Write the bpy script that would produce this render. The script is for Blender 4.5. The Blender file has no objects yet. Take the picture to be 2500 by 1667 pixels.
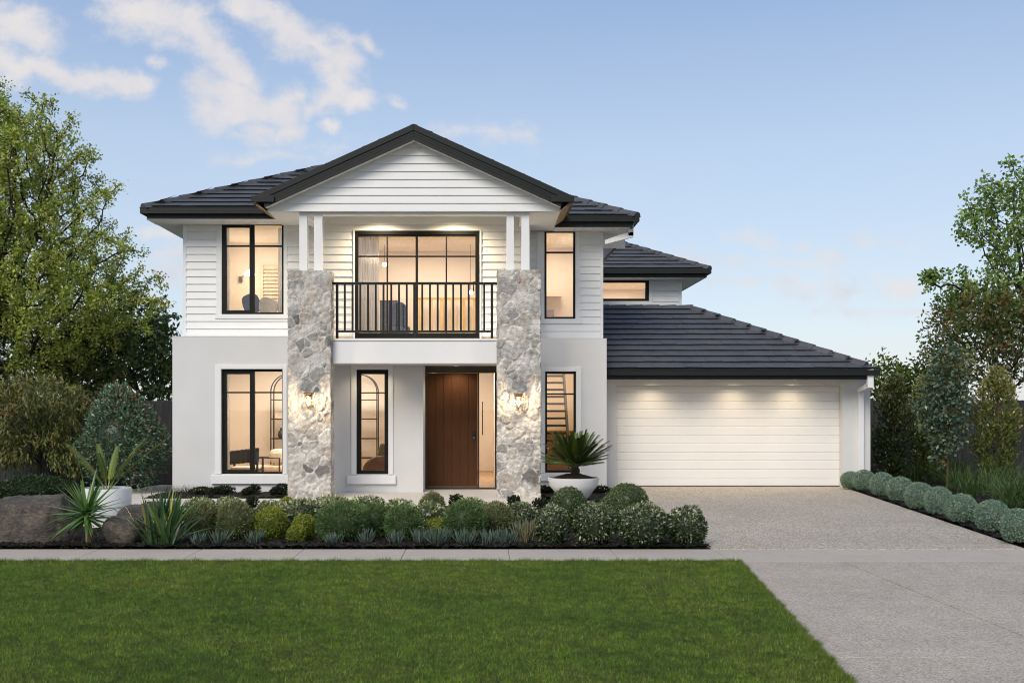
import bpy, math, random
import numpy as np
from math import radians as RAD, pi, sin, cos
from mathutils import Vector

random.seed(7)
SC = bpy.context.scene
COL = SC.collection

# ------------------------------------------------------------------ camera
F, VX, VY, EYE = 2700.0, 1180.0, 987.0, 1.77      # focal length and vanishing point in photo pixels, eye height in metres
cam_d = bpy.data.cameras.new('camera')
cam = bpy.data.objects.new('camera', cam_d)
COL.objects.link(cam)
cam.location = (0, 0, EYE)
cam.rotation_euler = (RAD(90), 0, 0)
cam_d.sensor_width = 36
cam_d.lens = F / 2500 * 36
cam_d.shift_x = (1250 - VX) / 2500
cam_d.shift_y = (VY - 833.5) / 2500
cam_d.clip_start = 0.1
cam_d.clip_end = 3000
SC.camera = cam

# ------------------------------------------------------------------ light
SC.view_settings.view_transform = 'Standard'
SC.view_settings.look = 'None'
SC.cycles.filter_width = 1.05
SC.view_settings.gamma = 1
SC.view_settings.exposure = 0.88
SUN_EL, SUN_AZ = 38, 205          # azimuth clockwise from +Y: behind the camera, a little to the left
sd = bpy.data.lights.new('sun', 'SUN')
sd.energy = 1.5
sd.angle = RAD(32)
sd.color = (1.0, 0.91, 0.79)
sun = bpy.data.objects.new('sun', sd)
COL.objects.link(sun)
sdir = Vector((sin(RAD(SUN_AZ)) * cos(RAD(SUN_EL)), cos(RAD(SUN_AZ)) * cos(RAD(SUN_EL)), sin(RAD(SUN_EL))))
sun.rotation_euler = sdir.to_track_quat('Z', 'Y').to_euler()
sun.location = (0, -20, 30)

W = bpy.data.worlds.new('World')
SC.world = W
W.use_nodes = True
wt = W.node_tree
wt.nodes.clear()


class NT:
    """small node-graph writer"""
    def __init__(s, tree): s.t = tree
    def n(s, typ, **kw):
        nd = s.t.nodes.new(typ)
        for k, v in kw.items(): setattr(nd, k, v)
        return nd
    def put(s, sock, v):
        if isinstance(v, bpy.types.NodeSocket): s.t.links.new(v, sock)
        else: sock.default_value = v
    def math(s, op, a, b=0.0, c=0.0, clamp=False):
        nd = s.n('ShaderNodeMath', operation=op, use_clamp=clamp)
        for i, v in enumerate((a, b, c)): s.put(nd.inputs[i], v)
        return nd.outputs[0]
    def vec(s, op, a, b=(0, 0, 0), scale=None):
        nd = s.n('ShaderNodeVectorMath', operation=op)
        s.put(nd.inputs[0], a); s.put(nd.inputs[1], b)
        if scale is not None: s.put(nd.inputs['Scale'], scale)
        return nd.outputs['Value'] if op in ('DOT_PRODUCT', 'LENGTH', 'DISTANCE') else nd.outputs['Vector']
    def mix(s, f, a, b, blend='MIX'):
        nd = s.n('ShaderNodeMix', data_type='RGBA', blend_type=blend)
        s.put(nd.inputs[0], f); s.put(nd.inputs[6], a); s.put(nd.inputs[7], b)
        return nd.outputs[2]
    def noise(s, vec=None, scale=5.0, detail=3.0, rough=0.5, dist=0.0):
        nd = s.n('ShaderNodeTexNoise')
        if vec is not None: s.put(nd.inputs['Vector'], vec)
        nd.inputs['Scale'].default_value = scale
        nd.inputs['Detail'].default_value = detail
        nd.inputs['Roughness'].default_value = rough
        nd.inputs['Distortion'].default_value = dist
        return nd
    def ramp(s, f, stops):
        nd = s.n('ShaderNodeValToRGB')
        while len(nd.color_ramp.elements) < len(stops): nd.color_ramp.elements.new(0.5)
        for e, (p, c) in zip(nd.color_ramp.elements, stops):
            e.position = p
            e.color = (c[0], c[1], c[2], 1) if isinstance(c, (tuple, list)) else (c, c, c, 1)
        s.put(nd.inputs[0], f)
        return nd.outputs[0]
    def maprange(s, v, a, b, c=0.0, d=1.0, smooth=True):
        nd = s.n('ShaderNodeMapRange', interpolation_type='SMOOTHSTEP' if smooth else 'LINEAR')
        for k, x in zip(('Value', 'From Min', 'From Max', 'To Min', 'To Max'), (v, a, b, c, d)): s.put(nd.inputs[k], x)
        return nd.outputs[0]


g = NT(wt)
sky = g.n('ShaderNodeTexSky', sky_type='NISHITA')
sky.sun_disc = False
sky.sun_elevation = RAD(SUN_EL)
sky.sun_rotation = RAD(SUN_AZ)
sky.altitude = 0
sky.air_density = 1.0
sky.dust_density = 0.6
sky.ozone_density = 1.2
tc = g.n('ShaderNodeTexCoord')
dirv = g.vec('NORMALIZE', tc.outputs['Generated'])
sep = g.n('ShaderNodeSeparateXYZ'); g.put(sep.inputs[0], dirv)
SKYC = sky.outputs[0]
# clouds: banks lying along fixed bearings and heights of the sky, broken up by noise
yy = g.math('MAXIMUM', sep.outputs[1], 0.05)
cu = g.math('DIVIDE', sep.outputs[0], yy)
cv = g.math('DIVIDE', sep.outputs[2], yy)
comb = g.n('ShaderNodeCombineXYZ'); g.put(comb.inputs[0], cu); g.put(comb.inputs[1], cv)
q = comb.outputs[0]
wn = g.noise(q, 11.0, 6.0, 0.62)
wob = g.vec('SCALE', g.vec('SUBTRACT', wn.outputs['Color'], (0.5, 0.5, 0.5)), scale=0.05)
qq = g.vec('MULTIPLY', g.vec('ADD', q, wob), (1, 1, 0))
banks = [  # x0, y0, x1, y1, radius (photo pixels on the sky), strength
    (-60, 20, 120, 70, 52, 1.0), (-40, 120, 60, 150, 52, 1.0), (70, 130, 210, 190, 30, 1.0), (200, 180, 345, 215, 30, 1.0),
    (300, 10, 440, 50, 66, 1.0), (440, 60, 520, 120, 48, 1.0), (520, 120, 590, 190, 38, 1.0), (500, 215, 600, 220, 52, 1.0), (520, 265, 690, 250, 48, 1.0),
    (600, 300, 650, 305, 30, 0.8), (690, 230, 735, 220, 30, 0.7),
    (590, 5, 680, 50, 46, 1.0), (680, 60, 790, 100, 52, 1.0), (790, 110, 850, 160, 46, 1.0), (845, 165, 830, 215, 44, 1.0), (820, 225, 755, 258, 32, 0.95),
    (862, 238, 892, 248, 28, 0.95), (806, 296, 816, 304, 22, 1.0), (680, 315, 730, 315, 30, 0.8), (375, 160, 395, 165, 20, 0.8), (560, 320, 640, 330, 20, 0.5),
    (890, 95, 925, 125, 18, 0.7), (800, 80, 860, 95, 18, 0.6), (960, 240, 985, 246, 14, 0.5), (1090, 315, 1300, 325, 30, 0.52), (520, 375, 760, 385, 22, 0.42), (720, 360, 900, 355, 30, 0.36),
    (350, 640, 440, 650, 30, 0.55), (330, 560, 420, 565, 20, 0.42), (390, 610, 450, 612, 16, 0.5),
    (1600, 635, 2050, 650, 26, 0.45), (1900, 705, 2220, 712, 34, 0.58), (1780, 590, 1960, 600, 20, 0.40), (2060, 590, 2240, 600, 22, 0.45),
    (1740, 690, 1900, 700, 20, 0.42), (1500, 560, 1600, 565, 18, 0.4), (2000, 770, 2300, 780, 18, 0.36)]
acc = None
for (x0, y0, x1, y1, r, st) in banks:
    a = ((x0 - VX) / F, (VY - y0) / F, 0); b = ((x1 - VX) / F, (VY - y1) / F, 0)
    ba = (b[0] - a[0], b[1] - a[1], 0); bb = ba[0] ** 2 + ba[1] ** 2 + 1e-9
    pa = g.vec('SUBTRACT', qq, a)
    h = g.math('MULTIPLY', g.vec('DOT_PRODUCT', pa, ba), 1 / bb, clamp=True)
    d = g.vec('LENGTH', g.vec('SUBTRACT', pa, g.vec('SCALE', ba, scale=h)))
    m = g.math('MULTIPLY_ADD', d, -st * F / (r * 1.55), st)
    acc = m if acc is None else g.math('MAXIMUM', acc, m)
wn2 = g.noise(g.vec('MULTIPLY', q, (1, 1.35, 1)), 30.0, 8.0, 0.62)
dens = g.math('ADD', acc, g.math('MULTIPLY_ADD', wn2.outputs[0], 1.7, -0.88))
dens = g.maprange(dens, -0.05, 0.95, 0.0, 0.95)
# thin cloud, heaviest unseen behind the camera, added to warm the sky's light
zc = g.math('ADD', g.math('ABSOLUTE', sep.outputs[2]), 0.18)
hv = g.n('ShaderNodeCombineXYZ')
g.put(hv.inputs[0], g.math('DIVIDE', sep.outputs[0], zc)); g.put(hv.inputs[1], g.math('DIVIDE', sep.outputs[1], zc))
thin = g.noise(hv.outputs[0], 1.1, 6.0, 0.6)
veil = g.math('MULTIPLY', g.maprange(thin.outputs[0], 0.40, 0.75, 0.0, 0.85), g.maprange(sep.outputs[1], 0.35, -0.25, 0.08, 1.0))
dens = g.math('MAXIMUM', dens, veil)
hues = g.noise(q, 14.0, 4.0, 0.6)
CLOUD = g.ramp(hues.outputs[0], [(0.35, (3.6, 3.6, 3.9)), (0.62, (4.35, 4.1, 4.0))])
hz = g.maprange(sep.outputs[2], 0.0, 0.40, 0.0, 1.0, False)             # evening air: pale and slightly pink low down, clear blue above
EVE = g.ramp(hz, [(0.0, (3.35, 3.45, 3.85)), (0.22, (3.05, 3.45, 4.05)), (0.55, (2.55, 3.12, 3.98)), (0.88, (1.58, 2.22, 3.46)), (1.0, (1.35, 2.0, 3.3))])
SKYT = g.mix(0.22, EVE, SKYC)
skyfin = g.mix(dens, SKYT, CLOUD)
bg = g.n('ShaderNodeBackground')
g.put(bg.inputs[0], skyfin)
bg.inputs[1].default_value = 0.105
wo = g.n('ShaderNodeOutputWorld')
wt.links.new(bg.outputs[0], wo.inputs[0])

# ------------------------------------------------------------------ helpers
def E(z): return z + EYE
def PX(px, s): return (px - VX) / s
def PZ(py, s): return EYE + (VY - py) / s
def wp(px, py, Y): return ((px - VX) * Y / F, Y, EYE + (VY - py) * Y / F)
def gY(py, z=0.0): return (EYE - z) * F / (py - VY)
def gp(px, py, z=0.0):
    Y = gY(py, z)
    return ((px - VX) * Y / F, Y)

WLOC = {}
def link(o, parent=None):
    COL.objects.link(o)
    if parent is not None:
        o.parent = parent
    return o
def tag(o, label=None, cat=None, group=None, kind=None):
    if label: o['label'] = label
    if cat: o['category'] = cat
    if group: o['group'] = group
    if kind: o['kind'] = kind
    return o
def thing(name, label, cat, loc=(0, 0, 0), group=None, rz=0.0):
    o = bpy.data.objects.new(name, None)
    o.empty_display_size = 0.2
    o.location = loc; o.rotation_euler = (0, 0, rz)
    link(o); WLOC[o.name] = Vector(loc)
    return tag(o, label, cat, group)
def copy_tree(o, parent=None):
    c = o.copy(); COL.objects.link(c)
    if parent is not None: c.parent = parent
    for ch in list(o.children): copy_tree(ch, c)
    return c


class MB:
    def __init__(s): s.v = []; s.f = []; s.m = []; s.mi = 0
    def face(s, pts):
        i = len(s.v); s.v.extend([tuple(p) for p in pts]); s.f.append(list(range(i, i + len(pts)))); s.m.append(s.mi)
    def box(s, x0, x1, y0, y1, z0, z1):
        i = len(s.v)
        s.v += [(x0, y0, z0), (x1, y0, z0), (x1, y1, z0), (x0, y1, z0), (x0, y0, z1), (x1, y0, z1), (x1, y1, z1), (x0, y1, z1)]
        for q in ((0, 3, 2, 1), (4, 5, 6, 7), (0, 1, 5, 4), (1, 2, 6, 5), (2, 3, 7, 6), (3, 0, 4, 7)):
            s.f.append([i + k for k in q]); s.m.append(s.mi)
        return s
    def prism(s, poly, axis, a, b):
        """poly: list of 2-D points; axis 'x','y','z' the extrusion axis from a to b"""
        def P(p, t):
            return {'x': (t, p[0], p[1]), 'y': (p[0], t, p[1]), 'z': (p[0], p[1], t)}[axis]
        i = len(s.v); n = len(poly)
        s.v += [P(p, a) for p in poly] + [P(p, b) for p in poly]
        s.f.append([i + k for k in range(n)][::-1]); s.m.append(s.mi)
        s.f.append([i + n + k for k in range(n)]); s.m.append(s.mi)
        for k in range(n):
            k2 = (k + 1) % n
            s.f.append([i + k, i + k2, i + n + k2, i + n + k]); s.m.append(s.mi)
        return s
    def bar(s, p0, p1, w, h=None):
        """rectangular bar between two points"""
        h = h or w
        p0, p1 = Vector(p0), Vector(p1)
        d = (p1 - p0).normalized()
        up = Vector((0, 0, 1)) if abs(d.z) < 0.95 else Vector((0, 1, 0))
        a = d.cross(up).normalized() * (w / 2); b = a.cross(d).normalized() * (h / 2)
        i = len(s.v)
        for p in (p0, p1):
            for (k, l) in ((-1, -1), (1, -1), (1, 1), (-1, 1)): s.v.append(tuple(p + a * k + b * l))
        for q in ((0, 1, 2, 3), (7, 6, 5, 4), (0, 4, 5, 1), (1, 5, 6, 2), (2, 6, 7, 3), (3, 7, 4, 0)):
            s.f.append([i + k for k in q]); s.m.append(s.mi)
        return s
    def tube(s, pts, rad, n=8, cap=True):
        pts = [Vector(p) for p in pts]
        rad = rad if isinstance(rad, (list, tuple)) else [rad] * len(pts)
        i = len(s.v)
        for k, p in enumerate(pts):
            d = (pts[min(k + 1, len(pts) - 1)] - pts[max(k - 1, 0)]).normalized()
            up = Vector((0, 0, 1)) if abs(d.z) < 0.9 else Vector((0, 1, 0))
            a = d.cross(up).normalized(); b = a.cross(d).normalized()
            for j in range(n):
                t = 2 * pi * j / n
                s.v.append(tuple(p + (a * cos(t) + b * sin(t)) * rad[k]))
        for k in range(len(pts) - 1):
            for j in range(n):
                j2 = (j + 1) % n
                s.f.append([i + k * n + j, i + k * n + j2, i + (k + 1) * n + j2, i + (k + 1) * n + j]); s.m.append(s.mi)
        if cap:
            s.f.append([i + j for j in range(n)][::-1]); s.m.append(s.mi)
            e = i + (len(pts) - 1) * n
            s.f.append([e + j for j in range(n)]); s.m.append(s.mi)
        return s
    def lathe(s, prof, n=40, c=(0, 0, 0), ang=2 * pi):
        i = len(s.v); m = len(prof)
        full = abs(ang - 2 * pi) < 1e-6
        for j in range(n if full else n + 1):
            t = ang * j / n
            for (r, z) in prof: s.v.append((c[0] + r * cos(t), c[1] + r * sin(t), c[2] + z))
        for j in range(n):
            j2 = (j + 1) % n if full else j + 1
            for k in range(m - 1):
                s.f.append([i + j * m + k, i + j2 * m + k, i + j2 * m + k + 1, i + j * m + k + 1]); s.m.append(s.mi)
        return s
    def grid(s, x0, x1, z0, z1, yf, yb, holes=()):
        """upright slab in the XZ plane, front at yf, back at yb, with rectangular holes (hx0, hx1, hz0, hz1)"""
        xs = sorted(set([x0, x1] + [min(max(h[k], x0), x1) for h in holes for k in (0, 1)]))
        zs = sorted(set([z0, z1] + [min(max(h[k], z0), z1) for h in holes for k in (2, 3)]))
        nx, nz = len(xs) - 1, len(zs) - 1
        def solid(a, b):
            if a < 0 or b < 0 or a >= nx or b >= nz: return False
            cx, cz = (xs[a] + xs[a + 1]) / 2, (zs[b] + zs[b + 1]) / 2
            return not any(h[0] < cx < h[1] and h[2] < cz < h[3] for h in holes)
        for a in range(nx):
            for b in range(nz):
                if not solid(a, b): continue
                X0, X1, Z0, Z1 = xs[a], xs[a + 1], zs[b], zs[b + 1]
                s.face([(X0, yf, Z0), (X1, yf, Z0), (X1, yf, Z1), (X0, yf, Z1)])
                s.face([(X1, yb, Z0), (X0, yb, Z0), (X0, yb, Z1), (X1, yb, Z1)])
                if not solid(a - 1, b): s.face([(X0, yb, Z0), (X0, yf, Z0), (X0, yf, Z1), (X0, yb, Z1)])
                if not solid(a + 1, b): s.face([(X1, yf, Z0), (X1, yb, Z0), (X1, yb, Z1), (X1, yf, Z1)])
                if not solid(a, b - 1): s.face([(X0, yb, Z0), (X1, yb, Z0), (X1, yf, Z0), (X0, yf, Z0)])
                if not solid(a, b + 1): s.face([(X0, yf, Z1), (X1, yf, Z1), (X1, yb, Z1), (X0, yb, Z1)])
        return s
    def boards(s, x0, x1, z0, z1, Y, holes=(), pitch=0.15, lip=0.024, xl=None, xr=None):
        k = 0
        while z0 + k * pitch < z1 - 1e-4:
            za, zb = z0 + k * pitch, min(z0 + (k + 1) * pitch, z1)
            k += 1
            cuts = sorted(set([za, zb] + [h[j] for h in holes for j in (2, 3) if za < h[j] < zb]))
            yat = lambda z: Y - lip + (lip - 0.002) * (z - za) / pitch
            for c0, c1 in zip(cuts[:-1], cuts[1:]):
                cm = (c0 + c1) / 2
                segs = [(x0, x1)]
                for h in holes:
                    if h[2] < cm < h[3]:
                        ns = []
                        for (a, b) in segs:
                            if h[1] <= a or h[0] >= b: ns.append((a, b)); continue
                            if h[0] > a: ns.append((a, h[0]))
                            if h[1] < b: ns.append((h[1], b))
                        segs = ns
                for (a, b) in segs:
                    a0 = max(a, xl(c0)) if xl else a; a1 = max(a, xl(c1)) if xl else a
                    b0 = min(b, xr(c0)) if xr else b; b1 = min(b, xr(c1)) if xr else b
                    if b0 - a0 < 0.003: continue
                    s.face([(a0, yat(c0), c0), (b0, yat(c0), c0), (max(b1, a1), yat(c1), c1), (min(a1, b1), yat(c1), c1)])
                    if c0 == za: s.face([(a0, Y, c0), (b0, Y, c0), (b0, Y - lip, c0), (a0, Y - lip, c0)])
        return s
    def build(s, name, mats, parent=None, smooth=False, bevel=0.0):
        me = bpy.data.meshes.new(name)
        me.from_pydata(s.v, [], s.f)
        mats = mats if isinstance(mats, (list, tuple)) else [mats]
        for m in mats: me.materials.append(m)
        me.polygons.foreach_set('material_index', s.m)
        if smooth: me.polygons.foreach_set('use_smooth', [True] * len(s.f))
        me.update()
        o = bpy.data.objects.new(name, me)
        link(o, parent)
        if parent is not None:
            o.location = -WLOC.get(parent.name, Vector((0, 0, 0)))
        WLOC[o.name] = Vector((0, 0, 0))
        if bevel:
            b = o.modifiers.new('bevel', 'BEVEL'); b.width = bevel; b.segments = 2; b.limit_method = 'ANGLE'
        if smooth:
            try: me.set_sharp_from_angle(angle=RAD(40))
            except Exception: pass
        return o


def nmesh(name, V, Fs, mats, parent=None, cols=None, midx=None, smooth=False, loc=None):
    """numpy mesh: V (n,3), Fs list of int arrays (m,k)"""
    me = bpy.data.meshes.new(name)
    V = np.asarray(V, dtype=np.float32)
    Fs = [np.asarray(f, dtype=np.int32) for f in Fs if len(f)]
    loops = np.concatenate([f.ravel() for f in Fs])
    tot = np.concatenate([np.full(len(f), f.shape[1], dtype=np.int32) for f in Fs])
    start = np.concatenate([[0], np.cumsum(tot)[:-1]]).astype(np.int32)
    me.vertices.add(len(V)); me.vertices.foreach_set('co', V.ravel())
    me.loops.add(len(loops)); me.loops.foreach_set('vertex_index', loops)
    me.polygons.add(len(tot)); me.polygons.foreach_set('loop_start', start)
    try: me.polygons.foreach_set('loop_total', tot)
    except Exception: pass
    for m in (mats if isinstance(mats, (list, tuple)) else [mats]): me.materials.append(m)
    if midx is not None: me.polygons.foreach_set('material_index', np.asarray(midx, dtype=np.int32))
    if smooth: me.polygons.foreach_set('use_smooth', np.ones(len(tot), dtype=bool))
    if cols is not None:
        at = me.color_attributes.new('Col', 'FLOAT_COLOR', 'POINT')
        c4 = np.ones((len(V), 4), dtype=np.float32); c4[:, :3] = cols
        at.data.foreach_set('color', c4.ravel())
    me.update(calc_edges=True)
    me.validate()
    o = bpy.data.objects.new(name, me)
    link(o, parent)
    if parent is not None:
        o.location = -WLOC.get(parent.name, Vector((0, 0, 0)))
    if loc is not None: o.location = loc
    WLOC[o.name] = Vector((0, 0, 0)) if loc is None else Vector(loc)
    return o

# ------------------------------------------------------------------ materials
MATS = {}
def base_mat(name):
    m = bpy.data.materials.new(name); m.use_nodes = True
    m.node_tree.nodes.clear()
    gg = NT(m.node_tree)
    out = gg.n('ShaderNodeOutputMaterial')
    p = gg.n('ShaderNodeBsdfPrincipled')
    m.node_tree.links.new(p.outputs[0], out.inputs[0])
    MATS[name] = m
    return m, gg, p, out
def mat(name, col, rough=0.5, spec=0.5, var=0.06, vscale=3.0, bump=0.0, bscale=60.0, bdist=0.002, metal=0.0, detail=4.0, stretch=None, emit=None):
    m, gg, p, out = base_mat(name)
    co = gg.n('ShaderNodeTexCoord').outputs['Object']
    if stretch: co = gg.vec('MULTIPLY', co, stretch)
    nz = gg.noise(co, vscale, detail, 0.6)
    lo = [max(0, c * (1 - var)) for c in col]; hi = [min(1, c * (1 + var)) for c in col]
    gg.put(p.inputs['Base Color'], gg.ramp(nz.outputs[0], [(0.3, lo), (0.7, hi)]))
    p.inputs['Roughness'].default_value = rough
    p.inputs['Specular IOR Level'].default_value = spec
    p.inputs['Metallic'].default_value = metal
    if bump:
        bz = gg.noise(co, bscale, 4, 0.6)
        b = gg.n('ShaderNodeBump'); b.inputs['Strength'].default_value = bump; b.inputs['Distance'].default_value = bdist
        gg.put(b.inputs['Height'], bz.outputs[0]); gg.put(p.inputs['Normal'], b.outputs[0])
    if emit:
        p.inputs['Emission Color'].default_value = (emit[0], emit[1], emit[2], 1); p.inputs['Emission Strength'].default_value = emit[3]
    return m

M_render = mat('render_white', (0.62, 0.62, 0.612), 0.85, 0.2, 0.05, 0.7, 0.35, 90, 0.0015)
M_trim = mat('trim_white', (0.74, 0.745, 0.745), 0.55, 0.35, 0.02, 2)
M_board = mat('weatherboard_white', (0.74, 0.745, 0.74), 0.5, 0.35, 0.025, 1.2, 0.05, 40, 0.001)
M_soffit = mat('soffit_white', (0.78, 0.775, 0.765), 0.7, 0.2, 0.02, 1.5)
M_black = mat('window_black', (0.006, 0.0066, 0.006), 0.5, 0.22, 0.1, 6)
M_char = mat('colorsteel_charcoal', (0.011, 0.0135, 0.013), 0.5, 0.3, 0.08, 2)
M_rail = mat('railing_charcoal', (0.010, 0.012, 0.0115), 0.5, 0.28, 0.08, 6)
M_tan = mat('raw_timber', (0.36, 0.24, 0.13), 0.7, 0.2, 0.2, 4, stretch=(1, 0.2, 1))
M_inner = mat('interior_paint', (0.78, 0.70, 0.61), 0.85, 0.2, 0.02, 1)
M_ceil = mat('ceiling_paint', (0.80, 0.74, 0.66), 0.85, 0.2, 0.01, 1)
M_floor = mat('oak_floor', (0.42, 0.27, 0.15), 0.4, 0.4, 0.2, 3, stretch=(1, 8, 1))
M_garage = mat('garage_door_white', (0.74, 0.725, 0.695), 0.45, 0.35, 0.02, 1.5, 0.08, 160, 0.0008)
M_brass = mat('aged_brass', (0.10, 0.068, 0.038), 0.45, 0.4, 0.15, 12, metal=0.35)
M_pot = mat('pot_white', (0.70, 0.70, 0.70), 0.6, 0.35, 0.04, 4, 0.1, 40, 0.001)
M_soil = mat('potting_soil', (0.025, 0.019, 0.014), 0.95, 0.1, 0.4, 30, 0.8, 60, 0.02)
M_blackmetal = mat('black_steel', (0.012, 0.011, 0.011), 0.45, 0.4, 0.1, 8)
M_leather = mat('leather_strap', (0.030, 0.024, 0.020), 0.45, 0.5, 0.25, 10)
M_cognac = mat('cognac_leather', (0.085, 0.035, 0.015), 0.4, 0.5, 0.25, 6)
M_cream = mat('cream_fabric', (0.70, 0.60, 0.47), 0.9, 0.1, 0.12, 20, 0.4, 120, 0.004)
M_blue = mat('blue_fabric', (0.055, 0.065, 0.115), 0.85, 0.1, 0.2, 20, 0.2, 120, 0.003)
M_olive = mat('olive_fabric', (0.10, 0.085, 0.04), 0.85, 0.1, 0.2, 20)
M_wood = mat('warm_timber', (0.36, 0.19, 0.07), 0.5, 0.3, 0.25, 5, stretch=(1, 6, 6))
M_dark = mat('dark_timber', (0.030, 0.026, 0.028), 0.5, 0.35, 0.25, 6)
M_paper = mat('book_paper', (0.55, 0.45, 0.36), 0.8, 0.2, 0.3, 14)
M_sheer = None
M_bark = mat('tree_bark', (0.045, 0.036, 0.028), 0.9, 0.1, 0.35, 9, 0.8, 25, 0.02, stretch=(1, 1, 0.3))
M_bark2 = mat('brown_bark', (0.16, 0.085, 0.05), 0.9, 0.1, 0.3, 14, 0.6, 30, 0.01, stretch=(1, 1, 0.25))
M_core = mat('twigs', (0.035, 0.040, 0.020), 0.95, 0.05, 0.4, 40)
M_joint = mat('flashing_dark', (0.02, 0.02, 0.02), 0.7, 0.2)

def glass_mat():
    m, gg, p, out = base_mat('window_glass')
    m.node_tree.nodes.remove(p)
    tr = gg.n('ShaderNodeBsdfTransparent'); tr.inputs[0].default_value = (0.97, 0.975, 0.97, 1)
    gl = gg.n('ShaderNodeBsdfGlossy'); gl.inputs['Roughness'].default_value = 0.01; gl.inputs[0].default_value = (1, 1, 1, 1)
    fr = gg.n('ShaderNodeFresnel'); fr.inputs[0].default_value = 1.45
    mx = gg.n('ShaderNodeMixShader')
    gg.put(mx.inputs[0], gg.math('MULTIPLY', fr.outputs[0], 1.5)); gg.put(mx.inputs[1], tr.outputs[0]); gg.put(mx.inputs[2], gl.outputs[0])
    gg.put(out.inputs[0], mx.outputs[0])
    return m
M_glass = glass_mat()
def sheer_mat():
    m, gg, p, out = base_mat('sheer_curtain')
    m.node_tree.nodes.remove(p)
    d = gg.n('ShaderNodeBsdfDiffuse'); d.inputs[0].default_value = (0.86, 0.85, 0.85, 1)
    t = gg.n('ShaderNodeBsdfTranslucent'); t.inputs[0].default_value = (0.88, 0.85, 0.83, 1)
    mx = gg.n('ShaderNodeMixShader'); mx.inputs[0].default_value = 0.55
    gg.put(mx.inputs[1], d.outputs[0]); gg.put(mx.inputs[2], t.outputs[0]); gg.put(out.inputs[0], mx.outputs[0])
    return m
M_sheer = sheer_mat()
def emit_mat(name, col, st):
    m, gg, p, out = base_mat(name)
    p.inputs['Base Color'].default_value = (0.8, 0.75, 0.65, 1)
    p.inputs['Emission Color'].default_value = (*col, 1); p.inputs['Emission Strength'].default_value = st
    return m
M_lamp = emit_mat('lit_lamp', (1.0, 0.82, 0.58), 7)
M_bulb = emit_mat('lit_bulb', (1.0, 0.80, 0.50), 9)

def leaf_mat(name, trans=0.25, rough=0.5, spec=0.3):
    m, gg, p, out = base_mat(name)
    at = gg.n('ShaderNodeAttribute', attribute_name='Col')
    gg.put(p.inputs['Base Color'], at.outputs['Color'])
    p.inputs['Roughness'].default_value = rough; p.inputs['Specular IOR Level'].default_value = spec
    t = gg.n('ShaderNodeBsdfTranslucent'); gg.put(t.inputs[0], gg.mix(1.0, at.outputs['Color'], (1.25, 1.3, 0.6, 1), 'MULTIPLY'))
    mx = gg.n('ShaderNodeMixShader'); mx.inputs[0].default_value = trans
    gg.put(mx.inputs[1], p.outputs[0]); gg.put(mx.inputs[2], t.outputs[0]); gg.put(out.inputs[0], mx.outputs[0])
    return m
M_leaf = leaf_mat('leaf', 0.22, 0.5, 0.3)
M_gloss = leaf_mat('glossy_leaf', 0.12, 0.32, 0.5)
M_grass = leaf_mat('grass_blade', 0.2, 0.6, 0.2)

def tile_mat():
    m, gg, p, out = base_mat('roof_tile')
    co = gg.n('ShaderNodeTexCoord').outputs['Object']
    n1 = gg.noise(co, 2.2, 5, 0.65); n2 = gg.noise(co, 30, 3, 0.6)
    at = gg.n('ShaderNodeAttribute', attribute_name='Col')
    c = gg.ramp(n1.outputs[0], [(0.3, (0.042, 0.042, 0.046)), (0.72, (0.078, 0.078, 0.084))])
    c = gg.mix(gg.math('MULTIPLY', n2.outputs[0], 0.35), c, (0.11, 0.111, 0.12, 1))
    gg.put(p.inputs['Base Color'], c)
    gg.put(p.inputs['Roughness'], gg.maprange(n1.outputs[0], 0.3, 0.7, 0.42, 0.6))
    p.inputs['Specular IOR Level'].default_value = 0.5
    b = gg.n('ShaderNodeBump'); b.inputs['Strength'].default_value = 0.4; b.inputs['Distance'].default_value = 0.003
    gg.put(b.inputs['Height'], n2.outputs[0]); gg.put(p.inputs['Normal'], b.outputs[0])
    return m
M_tile = tile_mat()

def door_mat():
    m, gg, p, out = base_mat('stained_timber_door')
    co = gg.n('ShaderNodeTexCoord').outputs['Object']
    n1 = gg.noise(gg.vec('MULTIPLY', co, (26, 26, 1.2)), 3.0, 6, 0.65, 0.4)
    n2 = gg.noise(co, 1.5, 3, 0.5)
    c = gg.ramp(n1.outputs[0], [(0.25, (0.058, 0.022, 0.009)), (0.55, (0.084, 0.034, 0.014)), (0.8, (0.104, 0.045, 0.019))])
    c = gg.mix(gg.math('MULTIPLY', n2.outputs[0], 0.4), c, (0.078, 0.028, 0.009, 1))
    gg.put(p.inputs['Base Color'], c); p.inputs['Roughness'].default_value = 0.6; p.inputs['Specular IOR Level'].default_value = 0.15
    return m
M_door = door_mat()

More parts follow.
